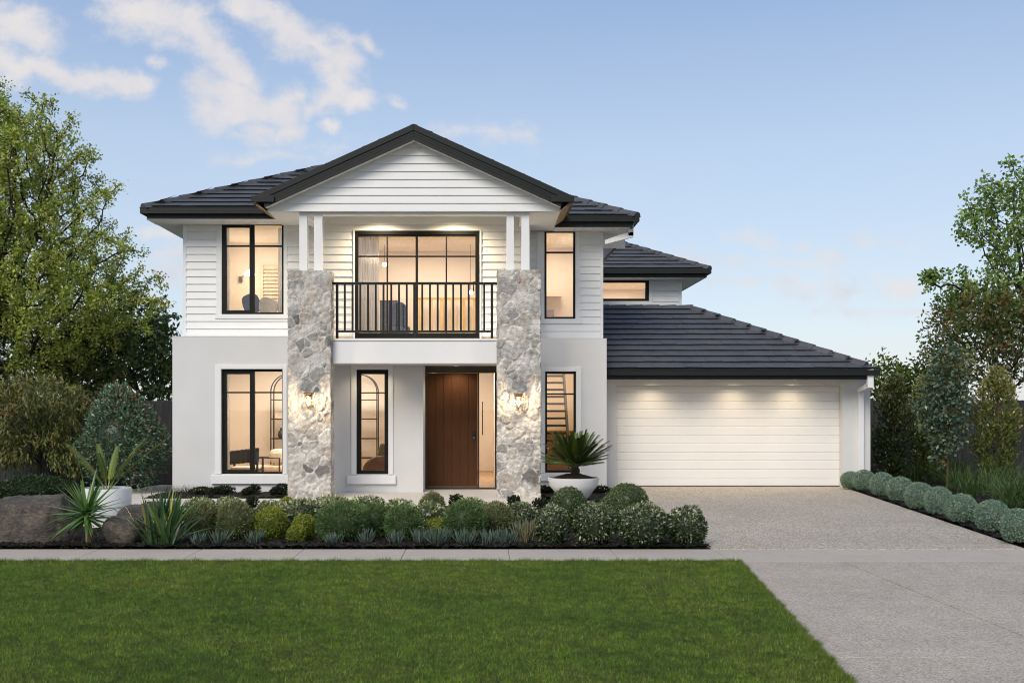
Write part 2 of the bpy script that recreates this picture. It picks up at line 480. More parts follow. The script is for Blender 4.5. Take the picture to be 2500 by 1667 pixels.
def stone_mat():
    m, gg, p, out = base_mat('rubble_stone')
    co = gg.n('ShaderNodeTexCoord').outputs['Object']
    at = gg.n('ShaderNodeAttribute', attribute_name='Col')
    n1 = gg.noise(co, 9, 6, 0.7, 0.6); n2 = gg.noise(co, 45, 5, 0.7)
    c = gg.mix(1.0, at.outputs['Color'], gg.ramp(n1.outputs[0], [(0.25, (0.62, 0.62, 0.63)), (0.5, (1.0, 1.0, 1.0)), (0.75, (1.32, 1.28, 1.24))]), 'MULTIPLY')
    c = gg.mix(1.0, c, gg.ramp(n2.outputs[0], [(0.3, 0.72), (0.7, 1.25)]), 'MULTIPLY')
    gg.put(p.inputs['Base Color'], c); p.inputs['Roughness'].default_value = 0.85; p.inputs['Specular IOR Level'].default_value = 0.2
    b = gg.n('ShaderNodeBump'); b.inputs['Strength'].default_value = 0.9; b.inputs['Distance'].default_value = 0.012
    gg.put(b.inputs['Height'], gg.math('ADD', n1.outputs[0], gg.math('MULTIPLY', n2.outputs[0], 0.5))); gg.put(p.inputs['Normal'], b.outputs[0])
    return m
M_stone = stone_mat()

def agg_mat(name, c0, c1, c2, sc=140.0, blotch=0.12, bump=0.5):
    """exposed-aggregate or broomed concrete"""
    m, gg, p, out = base_mat(name)
    co = gg.n('ShaderNodeTexCoord').outputs['Object']
    v = gg.n('ShaderNodeTexVoronoi'); gg.put(v.inputs['Vector'], co); v.inputs['Scale'].default_value = sc
    v2 = gg.noise(co, sc * 0.45, 5, 0.75)
    n = gg.noise(co, 0.8, 6, 0.65); n3 = gg.noise(co, 4.0, 4, 0.6)
    sp = gg.n('ShaderNodeSeparateColor'); gg.put(sp.inputs[0], v.outputs['Color'])
    f = gg.math('ADD', gg.math('MULTIPLY', sp.outputs[0], 0.5), gg.math('MULTIPLY', v2.outputs[0], 0.5))
    c = gg.ramp(f, [(0.22, c0), (0.5, c1), (0.78, c2)])
    k = gg.math('ADD', gg.math('MULTIPLY', n.outputs[0], 0.65), gg.math('MULTIPLY', n3.outputs[0], 0.35))
    c = gg.mix(1.0, c, gg.ramp(k, [(0.3, 1 - blotch), (0.7, 1 + blotch)]), 'MULTIPLY')
    gg.put(p.inputs['Base Color'], c); p.inputs['Roughness'].default_value = 0.85; p.inputs['Specular IOR Level'].default_value = 0.2
    b = gg.n('ShaderNodeBump'); b.inputs['Strength'].default_value = bump; b.inputs['Distance'].default_value = 0.004
    gg.put(b.inputs['Height'], f); gg.put(p.inputs['Normal'], b.outputs[0])
    return m
M_agg = agg_mat('exposed_aggregate', (0.15, 0.125, 0.095), (0.40, 0.35, 0.285), (0.66, 0.585, 0.485), 75)
M_apron = agg_mat('apron_concrete', (0.24, 0.205, 0.165), (0.40, 0.35, 0.288), (0.54, 0.485, 0.405), 95, 0.16, 0.35)
M_path = agg_mat('path_concrete', (0.385, 0.340, 0.285), (0.42, 0.375, 0.317), (0.455, 0.41, 0.35), 60, 0.10, 0.1)
M_porch = agg_mat('porch_tile', (0.50, 0.47, 0.43), (0.54, 0.51, 0.47), (0.57, 0.54, 0.50), 30, 0.04, 0.1)
M_lawn = agg_mat('lawn_soil', (0.022, 0.034, 0.010), (0.035, 0.055, 0.014), (0.055, 0.075, 0.022), 60, 0.25, 0.8)
M_mulch = agg_mat('mulch_soil', (0.007, 0.006, 0.005), (0.016, 0.013, 0.011), (0.032, 0.026, 0.022), 45, 0.3, 1.0)
M_ground = agg_mat('far_ground', (0.05, 0.06, 0.025), (0.07, 0.08, 0.03), (0.09, 0.095, 0.04), 5, 0.2, 0.2)
def rock_mat():
    m, gg, p, out = base_mat('boulder_rock')
    co = gg.n('ShaderNodeTexCoord').outputs['Object']
    n1 = gg.noise(co, 3.0, 8, 0.68, 0.5); n2 = gg.noise(gg.vec('MULTIPLY', co, (1, 1, 2.2)), 16, 8, 0.72, 0.3); n3 = gg.noise(co, 70, 5, 0.7)
    c = gg.ramp(n1.outputs[0], [(0.30, (0.058, 0.051, 0.045)), (0.48, (0.105, 0.093, 0.081)), (0.60, (0.155, 0.128, 0.103)), (0.72, (0.22, 0.195, 0.165))])
    c = gg.mix(1.0, c, gg.ramp(n2.outputs[0], [(0.3, 0.55), (0.5, 1.0), (0.72, 1.7)]), 'MULTIPLY')
    c = gg.mix(1.0, c, gg.ramp(n3.outputs[0], [(0.3, 0.7), (0.7, 1.3)]), 'MULTIPLY')
    gg.put(p.inputs['Base Color'], c); p.inputs['Roughness'].default_value = 0.9; p.inputs['Specular IOR Level'].default_value = 0.15
    b = gg.n('ShaderNodeBump'); b.inputs['Strength'].default_value = 1.0; b.inputs['Distance'].default_value = 0.03
    gg.put(b.inputs['Height'], gg.math('ADD', n2.outputs[0], gg.math('MULTIPLY', n3.outputs[0], 0.35))); gg.put(p.inputs['Normal'], b.outputs[0])
    return m
M_rock = rock_mat()
M_fence = mat('fence_stain', (0.030, 0.030, 0.031), 0.75, 0.25, 0.4, 3, 0.4, 20, 0.004, stretch=(6, 6, 0.5))
# ------------------------------------------------------------------ the setting
def clip(poly, a, b, side, gap):
    """part of a convex polygon on one side of the line a-b, kept gap/2 away from it"""
    a, b = np.array(a, float), np.array(b, float)
    n = np.array([-(b - a)[1], (b - a)[0]]); n = n / np.linalg.norm(n) * side
    d = lambda p: float(np.dot(np.array(p) - a, n)) - gap / 2
    out = []
    for i, p in enumerate(poly):
        q = poly[(i + 1) % len(poly)]; dp, dq = d(p), d(q)
        if dp >= 0: out.append(p)
        if (dp >= 0) != (dq >= 0):
            t = dp / (dp - dq); out.append((p[0] + (q[0] - p[0]) * t, p[1] + (q[1] - p[1]) * t))
    return out
def slabs(polys, cuts):
    for (a, b, gap) in cuts:
        nx = []
        for p in polys:
            for sd_ in (1, -1):
                c = clip(p, a, b, sd_, gap)
                if len(c) >= 3: nx.append(c)
        polys = nx
    return polys
def slab_mesh(name, polys, z, m, th=0.1, bevel=0.006):
    mb = MB()
    for p in polys:
        ar = sum(p[i][0] * p[(i + 1) % len(p)][1] - p[(i + 1) % len(p)][0] * p[i][1] for i in range(len(p)))
        if ar < 0: p = p[::-1]
        mb.prism(p, 'z', z - th, z)
    return tag(mb.build(name, m, bevel=bevel), kind='structure')

mb = MB(); mb.face([(-900, -300, -0.06), (900, -300, -0.06), (900, 1500, -0.06), (-900, 1500, -0.06)])
tag(mb.build('ground', M_ground), kind='structure')

Y_PN, Y_PF = 12.48, 13.54                               # footpath near and far edge
DR0, DR1 = gp(2057, 1188), gp(2500, 1338)               # driveway right edge
DL0, DL1 = gp(1492, 1188), gp(1737, 1340)               # driveway left edge
AL0, AL1 = gp(1800, 1372), gp(2068, 1667)               # apron left edge
def along(a, b, Y): t = (Y - a[1]) / (b[1] - a[1]); return (a[0] + (b[0] - a[0]) * t, Y)
# footpath slabs with real joints
polys = slabs([[(-12, Y_PN), (12, Y_PN), (12, Y_PF), (-12, Y_PF)]],
              [((0.303 + 1.25 * k, 0), (0.303 + 1.25 * k, 20), 0.0045) for k in range(-9, 3)])
slab_mesh('footpath', polys, 0.0, M_path)
# driveway between house and footpath
d0 = along(DL0, DL1, 23.84); d1 = along(DL0, DL1, Y_PF + 0.006)
r0 = along(DR0, DR1, 23.84); r1 = along(DR0, DR1, Y_PF + 0.006)
slab_mesh('driveway', [[d1, r1, r0, d0]], 0.004, M_agg)
# apron between footpath and road
a0 = along(AL0, AL1, Y_PN - 0.008); a1 = along(AL0, AL1, 3.0)
ap = [[a1, (12, 3.0), (12, Y_PN - 0.008), a0]]
dg0, dg1 = gp(2076, 1378), gp(2500, 1552)
f0, f1 = gp(2262, 1434), gp(2500, 1528)
ap = slabs(ap, [((0, 10.57), (10, 10.57), 0.007), ((0, 7.74), (10, 7.80), 0.012), (dg0, dg1, 0.014)])
slab_mesh('driveway_apron', ap, 0.0, M_apron)
# lawn sheet, its edge along the apron and the footpath
le0 = along(AL0, AL1, Y_PN - 0.012); le1 = along(AL0, AL1, 3.0)
mb = MB(); mb.prism([(-14, 3.0), (le1[0] - 0.012, 3.0), (le0[0] - 0.012, Y_PN - 0.012), (-14, Y_PN - 0.012)], 'z', -0.1, -0.004)
tag(mb.build('lawn', M_lawn), kind='structure')
mb = MB(); mb.face([(-14, -6, -0.03), (12, -6, -0.03), (12, 2.9, -0.03), (-14, 2.9, -0.03)])
tag(mb.build('road', mat('asphalt', (0.05, 0.05, 0.052), 0.9, 0.2, 0.2, 20, 0.5, 80, 0.003)), kind='structure')

# garden beds: lumpy sheets of dark mulch
def bed(name, poly, z=0.02, res=0.07, amp=0.03, seed=1):
    rg = np.random.default_rng(seed)
    xs = [p[0] for p in poly]; ys = [p[1] for p in poly]
    X = np.arange(min(xs), max(xs) + res, res); Yv = np.arange(min(ys), max(ys) + res, res)
    gx, gy = np.meshgrid(X, Yv)
    inside = np.zeros(gx.shape, bool); n = len(poly); j = n - 1
    for i in range(n):
        xi, yi = poly[i]; xj, yj = poly[j]
        c = ((yi > gy) != (yj > gy)) & (gx < (xj - xi) * (gy - yi) / (yj - yi + 1e-12) + xi)
        inside ^= c; j = i
    V = np.stack([gx + rg.normal(0, res * .15, gx.shape), gy + rg.normal(0, res * .15, gx.shape), z + rg.random(gx.shape) * amp], -1)
    idx = np.arange(gx.size).reshape(gx.shape)
    ok = inside[:-1, :-1] & inside[1:, :-1] & inside[1:, 1:] & inside[:-1, 1:]
    fs = np.stack([idx[:-1, :-1], idx[:-1, 1:], idx[1:, 1:], idx[1:, :-1]], -1)[ok]
    return tag(nmesh(name, V.reshape(-1, 3), [fs], M_mulch), kind='structure'), inside
FRONT_BED = [(-9.5, Y_PF + .01), (DL1[0] - .02, Y_PF + .01), along(DL0, DL1, 18.6), (1.05, 18.6), (1.05, 18.93), (-6.95, 18.93), (-6.95, 20.5), (-12, 20.5), (-12, Y_PF + .01)]
bed('garden_bed', FRONT_BED, seed=2)
bed('garden_bed', [(-13, 20.5), (-7.65, 20.5), (-7.05, 24), (-13, 24)], z=0.01, seed=3)
bed('garden_bed', [(-6.3, 20.75), (-3.64, 20.75), (-3.64, 21.85), (-6.3, 21.85)], z=0.03, seed=4)
bed('garden_bed', [(1.3, 19.9), (2.35, 19.9), (2.45, 22.6), (1.1, 22.6), (1.1, 20.9)], z=0.03, seed=5)
rr0 = along(DR0, DR1, 23.6); rr1 = along(DR0, DR1, 14.2)
RIGHT_BED = [(rr1[0] + .02, rr1[1]), (13, 14.2), (13, 27), (rr0[0] + .35, 27), (rr0[0] + .02, rr0[1])]
bed('garden_bed', RIGHT_BED, z=0.0, seed=6)
# porch paving and the strip of path in front of it
mbp = [[(-6.9, 19.0), (1.08, 19.0), (1.08, 20.42), (-6.9, 20.42)]]
slab_mesh('porch_path', slabs(mbp, [((-3.9, 0), (-3.9, 30), .006), ((-1.5, 0), (-1.5, 30), .004)]), 0.035, M_porch, 0.06, 0.004)
slab_mesh('porch_floor', [[(-3.62, 20.424), (1.08, 20.424), (1.08, 22.75), (-3.62, 22.75)]], 0.035, M_porch, 0.06, 0.0)
slab_mesh('stepping_path', [[(1.13, 19.0), (2.05, 19.0), (2.05, 19.62), (1.13, 19.62)], [(2.08, 19.0), (2.9, 19.0), (2.7, 19.62), (2.08, 19.62)]], 0.03, M_porch, 0.06, 0.004)
slab_mesh('side_path', [[(-7.6, 20.55), (-6.34, 20.55), (-6.2, 23.9), (-7.0, 23.9)]], 0.03, M_porch, 0.06, 0.0)

# ------------------------------------------------------------------ the house
HOUSE = thing('house', 'white two storey house with dark tiled roofs, stone pillars and an attached double garage', 'house', (-1.3, 21.86, 0.0))
def part(mb, name, m, parent=None, **kw): return mb.build(name, m, parent or HOUSE, **kw)

YL, YU, YUR, YLR = 21.86, 22.31, 23.08, 22.61          # wall planes: lower, upper, upper right, lower right
SL, SU, SUR, SLR = 123.5, 121.0, 117.0, 119.4
YD, YG, YR = 22.69, 23.66, 30.7                         # front door, garage wall, rear wing
SG, SR = 114.1, 88.0
def rect(x0, y0, x1, y1, s): return (PX(x0, s), PX(x1, s), PZ(y1, s), PZ(y0, s))

winA = rect(542, 548.5, 693, 767.4, SU)
winB = rect(540.3, 901.2, 690, 1156.8, SL)
winC = rect(870, 902, 948, 1157.4, SL)
winD = rect(1329, 566, 1404.6, 778.4, SUR)
winE = rect(1331, 907, 1406.4, 1153.3, SLR)
winF = rect(1380, 684.8, 1584.5, 735, SR)
slider = rect(867, 564, 1171, 826, SU)
doorf = rect(1038.5, 892.7, 1210.8, 1193.7, 119.0)

ZT = E(1.336)                                            # top of the rendered lower walls
# lower walls
mb = MB()
mb.grid(-6.146, -1.19, -0.05, ZT, YL, YL + 0.22, [winB, winC, (-3.58, -1.0, E(1.17), ZT + .1)])
mb.box(-6.146, -5.93, YL + 0.22, 33.5, -0.05, ZT)                      # left flank
mb.box(-1.41, -1.19, YL + 0.22, YD + 0.16, -0.05, E(0.93))             # reveal beside the door
mb.grid(-1.19, 0.36, -0.05, E(0.93), YD, YD + 0.16, [doorf])
mb.box(0.30, 0.52, YLR + 0.004, YD + 0.16, -0.05, E(0.93))
mb.grid(0.30, 2.521, -0.05, ZT, YLR, YLR + 0.22, [winE, (0.2, 1.05, E(1.17), ZT + .1)])
mb.box(2.30, 2.521, YLR + 0.22, 33.5, -0.05, ZT)
mb.box(-5.93, 2.30, 33.28, 33.5, -0.05, E(3.6))
part(mb, 'wall', M_render)
# upper walls (weatherboard)
zb = E(1.376); soff = E(3.62)
tA = (winA[0] - .11, winA[1] + .07, winA[2] - .09, soff)
tS = (slider[0] - .035, slider[1] + .035, zb, slider[3] + .03)
tD = (winD[0] - .155, winD[1] + .10, winD[2] - .10, soff)
def backing(mb, x0, x1, z0, z1, Y, holes): mb.grid(x0, x1, z0, z1, Y + .001, Y + .2, holes)
mb = MB()
backing(mb, -6.04, 0.94, zb - .02, E(3.95), YU, [winA, slider])
mb.boards(-5.99, 0.90, zb, E(3.95), YU, [tA, tS])
backing(mb, 0.90, 2.485, zb - .02, E(3.72), YUR, [winD])
mb.boards(0.90, 2.44, zb, E(3.6), YUR, [tD])
mb.box(-6.04, -5.84, YU + .2, 33.4, zb - .02, E(3.62))
mb.box(2.285, 2.485, YUR + .2, 33.4, zb - .02, E(3.62))
mb.box(0.74, 0.94, YU + .2, YUR + .001, zb - .02, E(3.62))
part(mb, 'weatherboard_wall', M_board)
def pieces(name, m, boxes, parent=None, **kw):
    for b in boxes:
        q = MB(); q.box(*b); part(q, name, m, parent, **kw)
pieces('corner_trim', M_trim, [(-6.055, -5.99, YU - .022, YU + .09, zb - .01, soff), (2.44, 2.50, YUR - .022, YUR + .06, zb - .01, E(3.6)), (0.90, 0.945, YU - .022, YU + .001, zb, E(3.6))], bevel=.003)
pieces('flashing', M_joint, [(-6.06, -3.57, YU - .055, YU - .02, zb - .034, zb - .012), (1.06, 2.50, YUR - .055, YUR - .02, zb - .034, zb - .012)])
pieces('wall_capping', M_trim, [(-6.15, -3.57, YL - .004, YU + .1, ZT, ZT + .012), (1.04, 2.525, YLR - .004, YUR + .1, ZT, ZT + .012)])

# windows: frame is the part; pane, trim and sill are its sub-parts
def window(rc, Y, panes, depth=0.06, inset=0.02, trim=None, sill=None, extra=None, back=None):
    mb = MB(); mb.grid(rc[0], rc[1], rc[2], rc[3], Y + inset, Y + inset + depth, panes)
    if extra:
        for e in extra: mb.box(*e)
    w = part(mb, 'window', M_black, bevel=.003)
    pm = MB()
    for p in panes: pm.box(p[0] - .004, p[1] + .004, Y + inset + depth * .45, Y + inset + depth * .45 + .006, p[2] - .004, p[3] + .004)
    pm.build('pane', M_glass, w)
    if trim:
        for t in trim:
            tm = MB(); tm.box(*t); tm.build('trim', M_trim, w, bevel=.004)
    if sill:
        sm = MB(); sm.box(*sill); sm.build('sill', M_trim, w, bevel=.006)
    return w
def R(x0, y0, x1, y1, s): return rect(x0, y0, x1, y1, s)
# upper left bedroom
yt = YU - .03
window(winA, YU, [R(553.8, 556, 609.5, 599, SU), R(553.8, 602.8, 609.5, 757.5, SU), R(621.5, 550.3, 688.3, 599, SU), R(621.5, 602.8, 688.3, 762.7, SU)], inset=-.012,
       trim=[(winA[0] - .11, winA[0], yt, YU + .05, winA[2], soff), (winA[1], winA[1] + .07, yt, YU + .05, winA[2], soff)],
       sill=(winA[0] - .135, winA[1] + .1, yt - .012, YU + .06, winA[2] - .09, winA[2] - .001))
# lower left study
def ltrim(rc, Y, tl, tr, tt):
    y = Y - .022
    return [(rc[0] - tl, rc[0] - .004, y, Y + .12, rc[2], rc[3] + tt), (rc[1] + .004, rc[1] + tr, y, Y + .12, rc[2], rc[3] + tt), (rc[0] - .004, rc[1] + .004, y, Y + .12, rc[3] + .004, rc[3] + tt)]
window(winB, YL, [R(551.8, 913, 608, 956, SL), R(551.8, 959.6, 608, 1147, SL), R(620, 906.5, 687, 956, SL), R(620, 959.6, 687, 1152, SL)], inset=.07,
       trim=ltrim(winB, YL, .12, .085, .09), sill=(winB[0] - .19, winB[1] + .12, YL - .06, YL + .1, winB[2] - .19, winB[2] - .012))
window(winC, YL, [R(881, 913, 938, 957, SL), R(881, 960, 938, 1148, SL)], inset=.07,
       trim=ltrim(winC, YL, .10, .095, .09), sill=(winC[0] - .18, winC[1] + .15, YL - .06, YL + .1, winC[2] - .19, winC[2] - .02))
yt = YUR - .03
window(winD, YUR, [R(1334.3, 568, 1399.2, 614.6, SUR), R(1334.3, 618.5, 1399.2, 773.5, SUR)], inset=-.012,
       trim=[(winD[0] - .155, winD[0], yt, YUR + .05, winD[2], E(3.6)), (winD[1], winD[1] + .10, yt, YUR + .05, winD[2], E(3.6))],
       sill=(winD[0] - .2, winD[1] + .13, yt - .012, YUR + .06, winD[2] - .10, winD[2] - .001))
window(winE, YLR, [R(1336, 912.5, 1401, 959.6, SLR), R(1336, 963.5, 1401, 1148.5, SLR)], inset=.05,
       trim=ltrim(winE, YLR, .15, .10, .09), sill=(winE[0] - .2, winE[1] + .16, YLR - .05, YLR + .1, winE[2] - .17, winE[2] - .02))

# sliding door to the balcony
s_ = slider
mb = MB()
mb.grid(s_[0], s_[1], s_[2], s_[3], YU - .03, YU + .05, [(s_[0] + .06, s_[1] - .06, s_[2] + .04, s_[3] - .075)])
sl = part(mb, 'sliding_door', M_black, bevel=.003)
gx = [PX(v, SU) for v in (874.7, 943.7, 947.3, 1014.5, 1020.5, 1088, 1091.6, 1160.5)]
zt, zm0, zm1, zl = PZ(577.6, SU), PZ(624.3, SU), PZ(627.7, SU), s_[2] + .11
mb = MB(); cells = []
for k in range(4):
    cells += [(gx[2 * k], gx[2 * k + 1], zm0, zt), (gx[2 * k], gx[2 * k + 1], zl, zm1)]
mb.grid(s_[0] + .06, s_[1] - .06, s_[2] + .04, s_[3] - .075, YU + .0, YU + .045, cells)
mb.build('sash', M_black, sl, bevel=.002)
pm = MB()
for p in cells: pm.box(p[0] - .003, p[1] + .003, YU + .02, YU + .026, p[2] - .003, p[3] + .003)
pm.build('pane', M_glass, sl)
mb = MB()
hx = PX(1156, SU)
mb.box(hx - .012, hx + .012, YU - .05, YU - .03, PZ(711, SU), PZ(688, SU)); mb.box(hx - .012, hx + .012, YU - .03, YU, PZ(711, SU), PZ(711, SU) + .02); mb.box(hx - .012, hx + .07, YU - .03, YU, PZ(688, SU) - .02, PZ(688, SU))
mb.build('handle', M_black, sl)
for t in [(s_[0] - .035, s_[0], YU - .045, YU + .05, s_[2], s_[3] + .03), (s_[1], s_[1] + .035, YU - .045, YU + .05, s_[2], s_[3] + .03), (s_[0], s_[1], YU - .045, YU + .05, s_[3], s_[3] + .03)]:
    tm = MB(); tm.box(*t); tm.build('trim', M_trim, sl)

# front door
s = 119.0
dl = R(1042.5, 909.8, 1165.8, 1188, s)
sg = R(1170, 910.4, 1208, 1189.6, s)
mb = MB(); mb.grid(doorf[0], doorf[1], doorf[2], doorf[3], YD - .05, YD + .08, [dl, sg])
fd = part(mb, 'front_door', [M_dark], bevel=.004)
fd.data.materials[0] = mat('door_frame_brown', (0.036, 0.026, 0.019), 0.5, 0.35, 0.15, 6)
mb = MB()
grv = [1042.5, 1062.6, 1082.5, 1102.8, 1123.5, 1144.3, 1165.8]
for a, b in zip(grv[:-1], grv[1:]):
    mb.box(PX(a, s) + .0025, PX(b, s) - .0025, YD - .012, YD + .03, dl[2] + .012, dl[3] - .004)
mb.box(dl[0] + .003, dl[1] - .003, YD - .004, YD + .025, dl[2] + .012, dl[3] - .004)
lf = mb.build('door_leaf', M_door, fd, bevel=.003)
mb = MB(); mb.box(dl[0], dl[1], YD - .03, YD + .02, dl[2], dl[2] + .01); mb.build('threshold', mat('aluminium', (0.30, 0.28, 0.26), 0.4, 0.5, 0.1, 6, metal=0.6), fd)
mb = MB(); mb.box(sg[0] - .004, sg[1] + .004, YD + .01, YD + .016, sg[2] - .004, sg[3] + .004); mb.build('pane', M_glass, fd)
mb = MB()
hp = R(1153.5, 1050.5, 1161.5, 1074.5, s)
mb.box(hp[0], hp[1], YD - .022, YD - .012, hp[2], hp[3])
hz_ = PZ(1059.7, s)
mb.bar((PX(1157.5, s), YD - .02, hz_), (PX(1157.5, s), YD - .07, hz_), .018)
mb.bar((PX(1158.5, s), YD - .065, hz_), (PX(1144.5, s), YD - .065, hz_), .016)
mb.build('handle', M_blackmetal, fd, bevel=.002)
mb = MB(); mb.box(PX(1157, s) - .006, PX(1157, s) + .006, YD - .026, YD - .022, PZ(1071, s), PZ(1066, s)); mb.build('lock', mat('steel', (0.5, 0.47, 0.42), 0.3, 0.5, 0.05, 9, metal=0.8), fd)

# balcony: slab, band, railing
mb = MB()
mb.box(-2.815, 0.251, 20.62, 20.952, E(0.765), E(1.18))
mb.box(-3.55, 1.02, 20.956, YU - .06, E(0.775), E(1.175))
mb.box(-2.815, 0.251, 20.60, 20.70, E(1.184), E(1.228))
part(mb, 'balcony', M_trim, bevel=.004)
mb = MB()
YB = 20.76; sB = F / YB
zt0, zt1 = PZ(695, sB), PZ(689, sB); zb0, zb1 = PZ(811.5, sB), PZ(806.6, sB)
mb.box(-2.85, .29, YB - .03, YB + .03, zt0, zt1); mb.box(PX(823, sB), PX(1201, sB), YB - .02, YB + .02, zb0, zb1)
rl = part(mb, 'balcony_railing', M_rail, bevel=.004)
for px in (823, 1012, 1201):
    q = MB(); q.box(PX(px, sB) - .024, PX(px, sB) + .024, YB - .024, YB + .024, E(1.22), zt0)
    q.box(PX(px, sB) - .06, PX(px, sB) + .06, YB - .05, YB + .05, E(1.215), E(1.228))
    q.build('railing_post', M_rail, rl, bevel=.003)
for k in range(20):
    px = 823 + (k + 1) * (1201 - 823) / 20.0
    if k in (9, 19): continue
    q = MB(); q.box(PX(px, sB) - .018, PX(px, sB) + .018, YB - .016, YB + .016, zb1, zt0); q.build('baluster', M_rail, rl)

# timber posts above the piers, beams, balcony ceiling
YP = 20.86; sP = F / YP
for (a, b) in ((732, 751.4), (767.8, 787.9), (1236.5, 1254.5), (1272.7, 1292)):
    q = MB(); q.box(PX(a, sP), PX(b, sP), YP - .07, YP + .07, E(2.40), E(3.556)); part(q, 'post', M_trim, bevel=.004)
mb = MB()
mb.box(PX(732, sP), PX(1292, sP), YP - .085, YP + .085, E(3.556), E(3.80))
for (a, b) in ((732, 751.4), (1272.7, 1292)): mb.box(PX(a, sP) + .002, PX(b, sP) - .002, YP + .085, YU - .02, E(3.560), E(3.80))
part(mb, 'beam', M_trim, bevel=.004)

# eaves and soffits
XL0, XL1 = PX(732, sP), PX(1292, sP)
pieces('soffit', M_soffit, [(-6.60, -4.03, 21.66, YU + .02, E(3.62), E(3.64)), (-6.58, -6.02, YU + .02, 33.6, E(3.62), E(3.64)),
    (-4.06, XL0, 20.72, YU + .02, E(3.61), E(3.638)), (XL1, 1.45, 20.72, YU + .70, E(3.61), E(3.638)), (XL0, XL1, 20.95, YU + .1, E(3.86), E(3.88)),
    (1.45, 3.03, 22.43, YUR + .02, E(3.60), E(3.62)), (2.47, 3.03, YUR + .02, 33.6, E(3.60), E(3.62))])
GX0, GX1, GXC, GY = -4.27, 1.66, -1.29, 20.44
gs = 0.4525; GZ = E(5.18)
# gable face
mb = MB()
zg0 = E(3.61)
ftop = lambda x: GZ - .297 + .0 - gs * abs(x - GXC)
mb.prism([(-4.06, zg0 - .004), (1.48, zg0 - .004), (GXC, GZ - .20)], 'y', 20.705, 20.75)
mb.boards(-4.06, 1.48, zg0, GZ - .2, 20.704, pitch=.149, xl=lambda z: GXC - (GZ - .235 - z) / gs, xr=lambda z: GXC + (GZ - .235 - z) / gs)
part(mb, 'gable_cladding', M_board)
# gable barge boards, capping, verge lining
def slope_poly(t0, t1, side, xe):
    """strip under the roof line: from t0 to t1 metres below it, apex to eave x"""
    zr = lambda x: GZ - gs * abs(x - GXC)
    return [(GXC, zr(GXC) - t0), (xe, zr(xe) - t0), (xe, zr(xe) - t1), (GXC, zr(GXC) - t1)]
mb = MB(); mc = MB(); mv = MB()
for sd_, xe in ((-1, GX0), (1, GX1)):
    mc.prism(slope_poly(0.0, .122, sd_, xe), 'y', GY - .018, GY + .25)
    xe2 = xe + (-sd_) * .22
    mb.prism(slope_poly(.122, .297, sd_, xe2), 'y', GY, GY + .03)
    mb.prism(slope_poly(.215, .222, sd_, xe2), 'y', GY - .006, GY)
    mb.prism(slope_poly(.168, .174, sd_, xe2), 'y', GY - .006, GY)
    mv.prism(slope_poly(.262, .28, sd_, xe2), 'y', GY + .03, 20.72)
part(mc, 'barge_capping', M_char, bevel=.006)
part(mb, 'barge_board', M_char, bevel=.003)
part(mv, 'verge_lining', M_soffit)
# raw timber lining under the gable side eaves
mb = MB()
mb.prism([(-4.20, E(3.735)), (-4.04, E(3.60)), (-4.04, E(3.59)), (-4.22, E(3.70))], 'y', 20.50, 21.5)
part(mb, 'eave_lining', M_tan)
mb = MB()
mb.prism([(1.59, E(3.735)), (1.61, E(3.70)), (1.44, E(3.59)), (1.44, E(3.60))], 'y', 20.50, 22.25)
part(mb, 'eave_lining', M_tan)

# gutters and fascias
def gutter_front(mb, x0, x1, y, zt, zbm):
    mb.box(x0, x1, y, y + .11, zbm, zt - .02); mb.box(x0 - .006, x1 + .006, y - .008, y + .004, zt - .02, zt)
    mb.box(x0, x1, y - .004, y, zbm + .045, zbm + .052)
def gutter_run(x0, x1, y, zt, zbm):
    q = MB(); gutter_front(q, x0, x1, y, zt, zbm); part(q, 'gutter', M_char, bevel=.006)
gutter_run(-6.69, -4.15, 21.54, E(3.84), E(3.718)); gutter_run(1.45, 3.151, 22.30, E(3.807), E(3.691))
pieces('gutter', M_char, [(-6.69, -6.575, 21.651, 33.7, E(3.718), E(3.835)), (3.04, 3.151, 22.411, 33.7, E(3.691), E(3.80)),
    (-4.275, -3.86, GY - .05, GY - .02, E(3.73), E(3.845)), (-4.285, -4.16, GY - .02, 21.6, E(3.73), E(3.84)),
    (1.25, 1.665, GY - .05, GY - .02, E(3.73), E(3.845)), (1.55, 1.675, GY - .02, 22.36, E(3.73), E(3.84))], bevel=.006)
pieces('fascia', M_char, [(-6.586, -4.05, 21.65, 21.67, E(3.63), E(3.82)), (-6.574, -6.55, 21.671, 33.6, E(3.63), E(3.82)), (1.45, 3.02, 22.41, 22.43, E(3.588), E(3.79)), (3.0, 3.038, 22.431, 33.6, E(3.588), E(3.79))])

